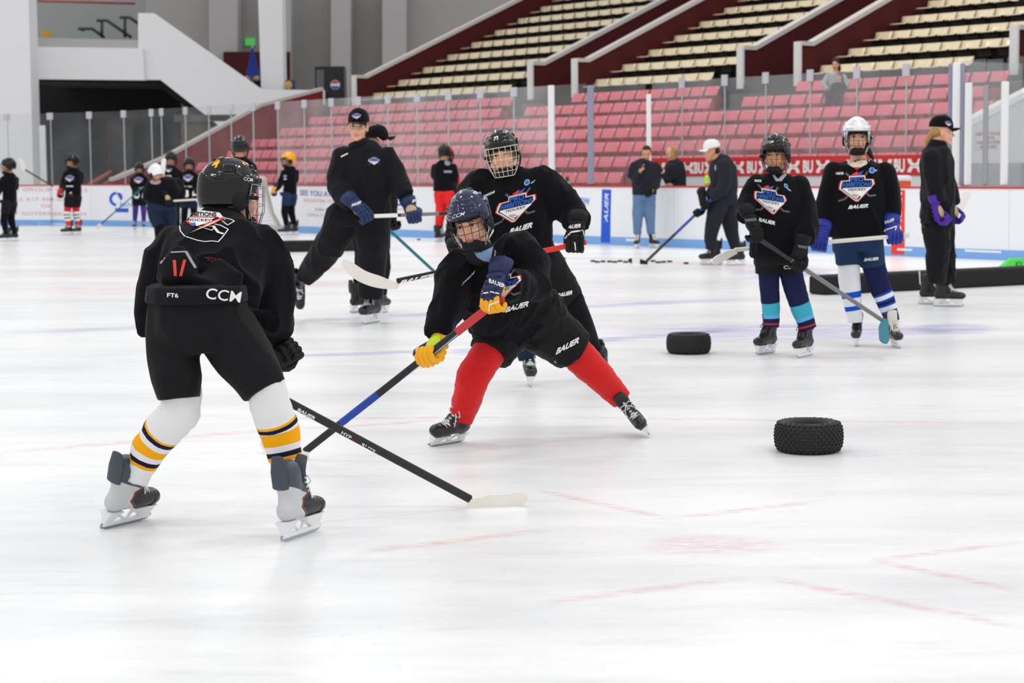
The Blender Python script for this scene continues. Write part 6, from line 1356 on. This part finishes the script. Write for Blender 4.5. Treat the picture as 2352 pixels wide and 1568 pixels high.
# ================================================================== TYRES, RAILS, PUCKS, CONE
def tyre(label, px, py, wpx):
    p0 = GR(px, py); R_ = wpx / (F / p0.y) / 2; p0 = p0 + Vector((0, R_ * .0, 0)); p0.z = 0; p0.y += R_ * .9; h = R_ * .92
    e_ = tag(EM('tyre', p0), label, 'tyre'); n = 48
    prof = [(.55, .12), (.68, .02), (.80, 0.01), (.90, .08), (.965, .22), (.985, .5), (.965, .78), (.90, .92), (.80, .985), (.68, .975), (.55, .89), (.52, .8), (.56, .55), (.56, .45), (.52, .2)]
    mb = MB(); vs = [Vector((r * R_ * math.cos(2 * math.pi * j / n), r * R_ * math.sin(2 * math.pi * j / n), z * h)) for r, z in prof for j in range(n)]; k = len(prof)
    mb.add(vs, [(i * n + j, i * n + (j + 1) % n, ((i + 1) % k) * n + (j + 1) % n, ((i + 1) % k) * n + j) for i in range(k) for j in range(n)]); OB('carcass', mb.mesh('c', [M('rubber')], True), e_)
    mb = MB()
    for row in range(9):
        z = .09 + row * .1025; m_ = 34
        rr = np.interp(z, [.02, .08, .22, .5, .78, .92, .985], [.82, .90, .968, .988, .968, .90, .82])
        sl = np.interp(z, [.05, .2, .5, .8, .95], [-1.1, -.4, 0, .4, 1.1])
        for j in range(m_):
            a = 2 * math.pi * (j + .5 * (row % 2)) / m_; rd_ = Vector((math.cos(a), math.sin(a), 0)); tn = Vector((-math.sin(a), math.cos(a), 0)); nz = (rd_ + ZV * sl).normalized(); up = nz.cross(tn)
            mb.box(rd_ * (rr * R_) + ZV * (z * h), (.085 * R_, .062 * R_, .075 * R_), (tn, up, nz), bev=.012 * R_)
    o = OB('tread_blocks', mb.mesh('t', [M('rubber')]), e_); o['kind'] = 'stuff'
    mb = MB()
    for j in range(26):
        if j % 13 in (0, 1, 6, 7): continue
        a = 2 * math.pi * j / 26; mb.box(Vector((.8 * R_ * math.cos(a), .8 * R_ * math.sin(a), .985 * h)), (.03 * R_, .09 * R_, .012 * R_), (Vector((-math.sin(a), math.cos(a), 0)), Vector((math.cos(a), math.sin(a), 0)), ZV))
    o = OB('sidewall_marks', mb.mesh('m', [M('rubber')]), e_); o['kind'] = 'stuff'
tyre('large black knobbly tyre lying flat on the ice, nearer of two', 1868, 1046, 160); tyre('smaller looking black knobbly tyre lying on the ice left of the players', 1586, 815, 103)
def rail_(label, a, b_, hpx, dep=.3, ends=None):
    A, B = GR(*a), GR(*b_); d = (B - A).normalized(); n = Vector((-d.y, d.x, 0)); n = n if n.y > 0 else -n; h = hpx / (F / A.y); e_ = tag(EM('foam_divider', A), label, 'divider'); L = (B - A).length; k = max(1, round(L / 2.4))
    for i in range(k):
        mb = MB(); p = A + d * (L * (i + .5) / k) + n * dep / 2; mb.box(p - A + ZV * h / 2, (L / k - .012, dep, h), (d, n, ZV), bev=.02); OB('section', mb.mesh('s', [M('foam_black')]), e_)
rail_('long black foam divider on the ice behind the striding coach', (560, 581), (897, 575), 26); rail_('long black foam divider on the ice at the right behind the woman', (1895, 678), (2440, 650), 44)
pk = [(1362, 601), (1372, 603), (1385, 602), (1400, 602), (1412, 603), (1424, 601), (1437, 603), (1500, 601), (1512, 604), (1524, 603), (1538, 602), (1576, 606), (1294, 595), (962, 551)]
nm = ['leftmost puck of the row before the man in jeans', 'second puck from the left in the long row', 'third puck from the left in the long row', 'fourth puck from the left in the long row', 'fifth puck from the left in the long row', 'sixth puck from the left in the long row', 'puck just left of the black stick blade', 'puck just right of the black stick blade', 'second puck right of the black stick blade', 'third puck right of the black stick blade', 'fourth puck right of the black stick blade', 'lone puck at the right end of the row', 'puck near the glove of the tall player', 'puck on the ice before the player in red pants']
ME_PK = lathe([(.036, 0), (.038, .003), (.038, .022), (.036, .025)], 16).mesh('puck', [M('rubber')], False)
for (x, y), l_ in zip(pk, nm): tag(OB('puck', ME_PK, None, GR(x, y)), l_, 'puck', 'pucks lying on the ice')
mat('cone_green', (70, 214, 70), .5)
p = GR(2340, 620); mb = MB(); w_ = .2; mb.add([(-w_, -.12, 0), (w_, -.12, 0), (w_, .12, 0), (-w_, .12, 0), (-.04, -.08, .14), (.12, -.08, .14), (.12, .08, .14), (-.04, .08, .14)], [(3, 2, 1, 0), (4, 5, 6, 7), (0, 1, 5, 4), (1, 2, 6, 5), (2, 3, 7, 6), (3, 0, 4, 7)])
tr_ = tag(EM('training_marker', p + Vector((0, .3, 0))), 'bright green training marker on the ice at the right edge', 'marker'); mk = OB('body', mb.mesh('c', [M('cone_green')]), tr_)
mb = MB(); mb.box((.05, -.112, .07), (.07, .012, .05), None); mb.box((.05, -.116, .07), (.05, .012, .03), None, 1); OB('label_plate', mb.mesh('c', [M('machine'), M('cone_green')]), tr_)
bpy.data.scenes.remove(TMP)
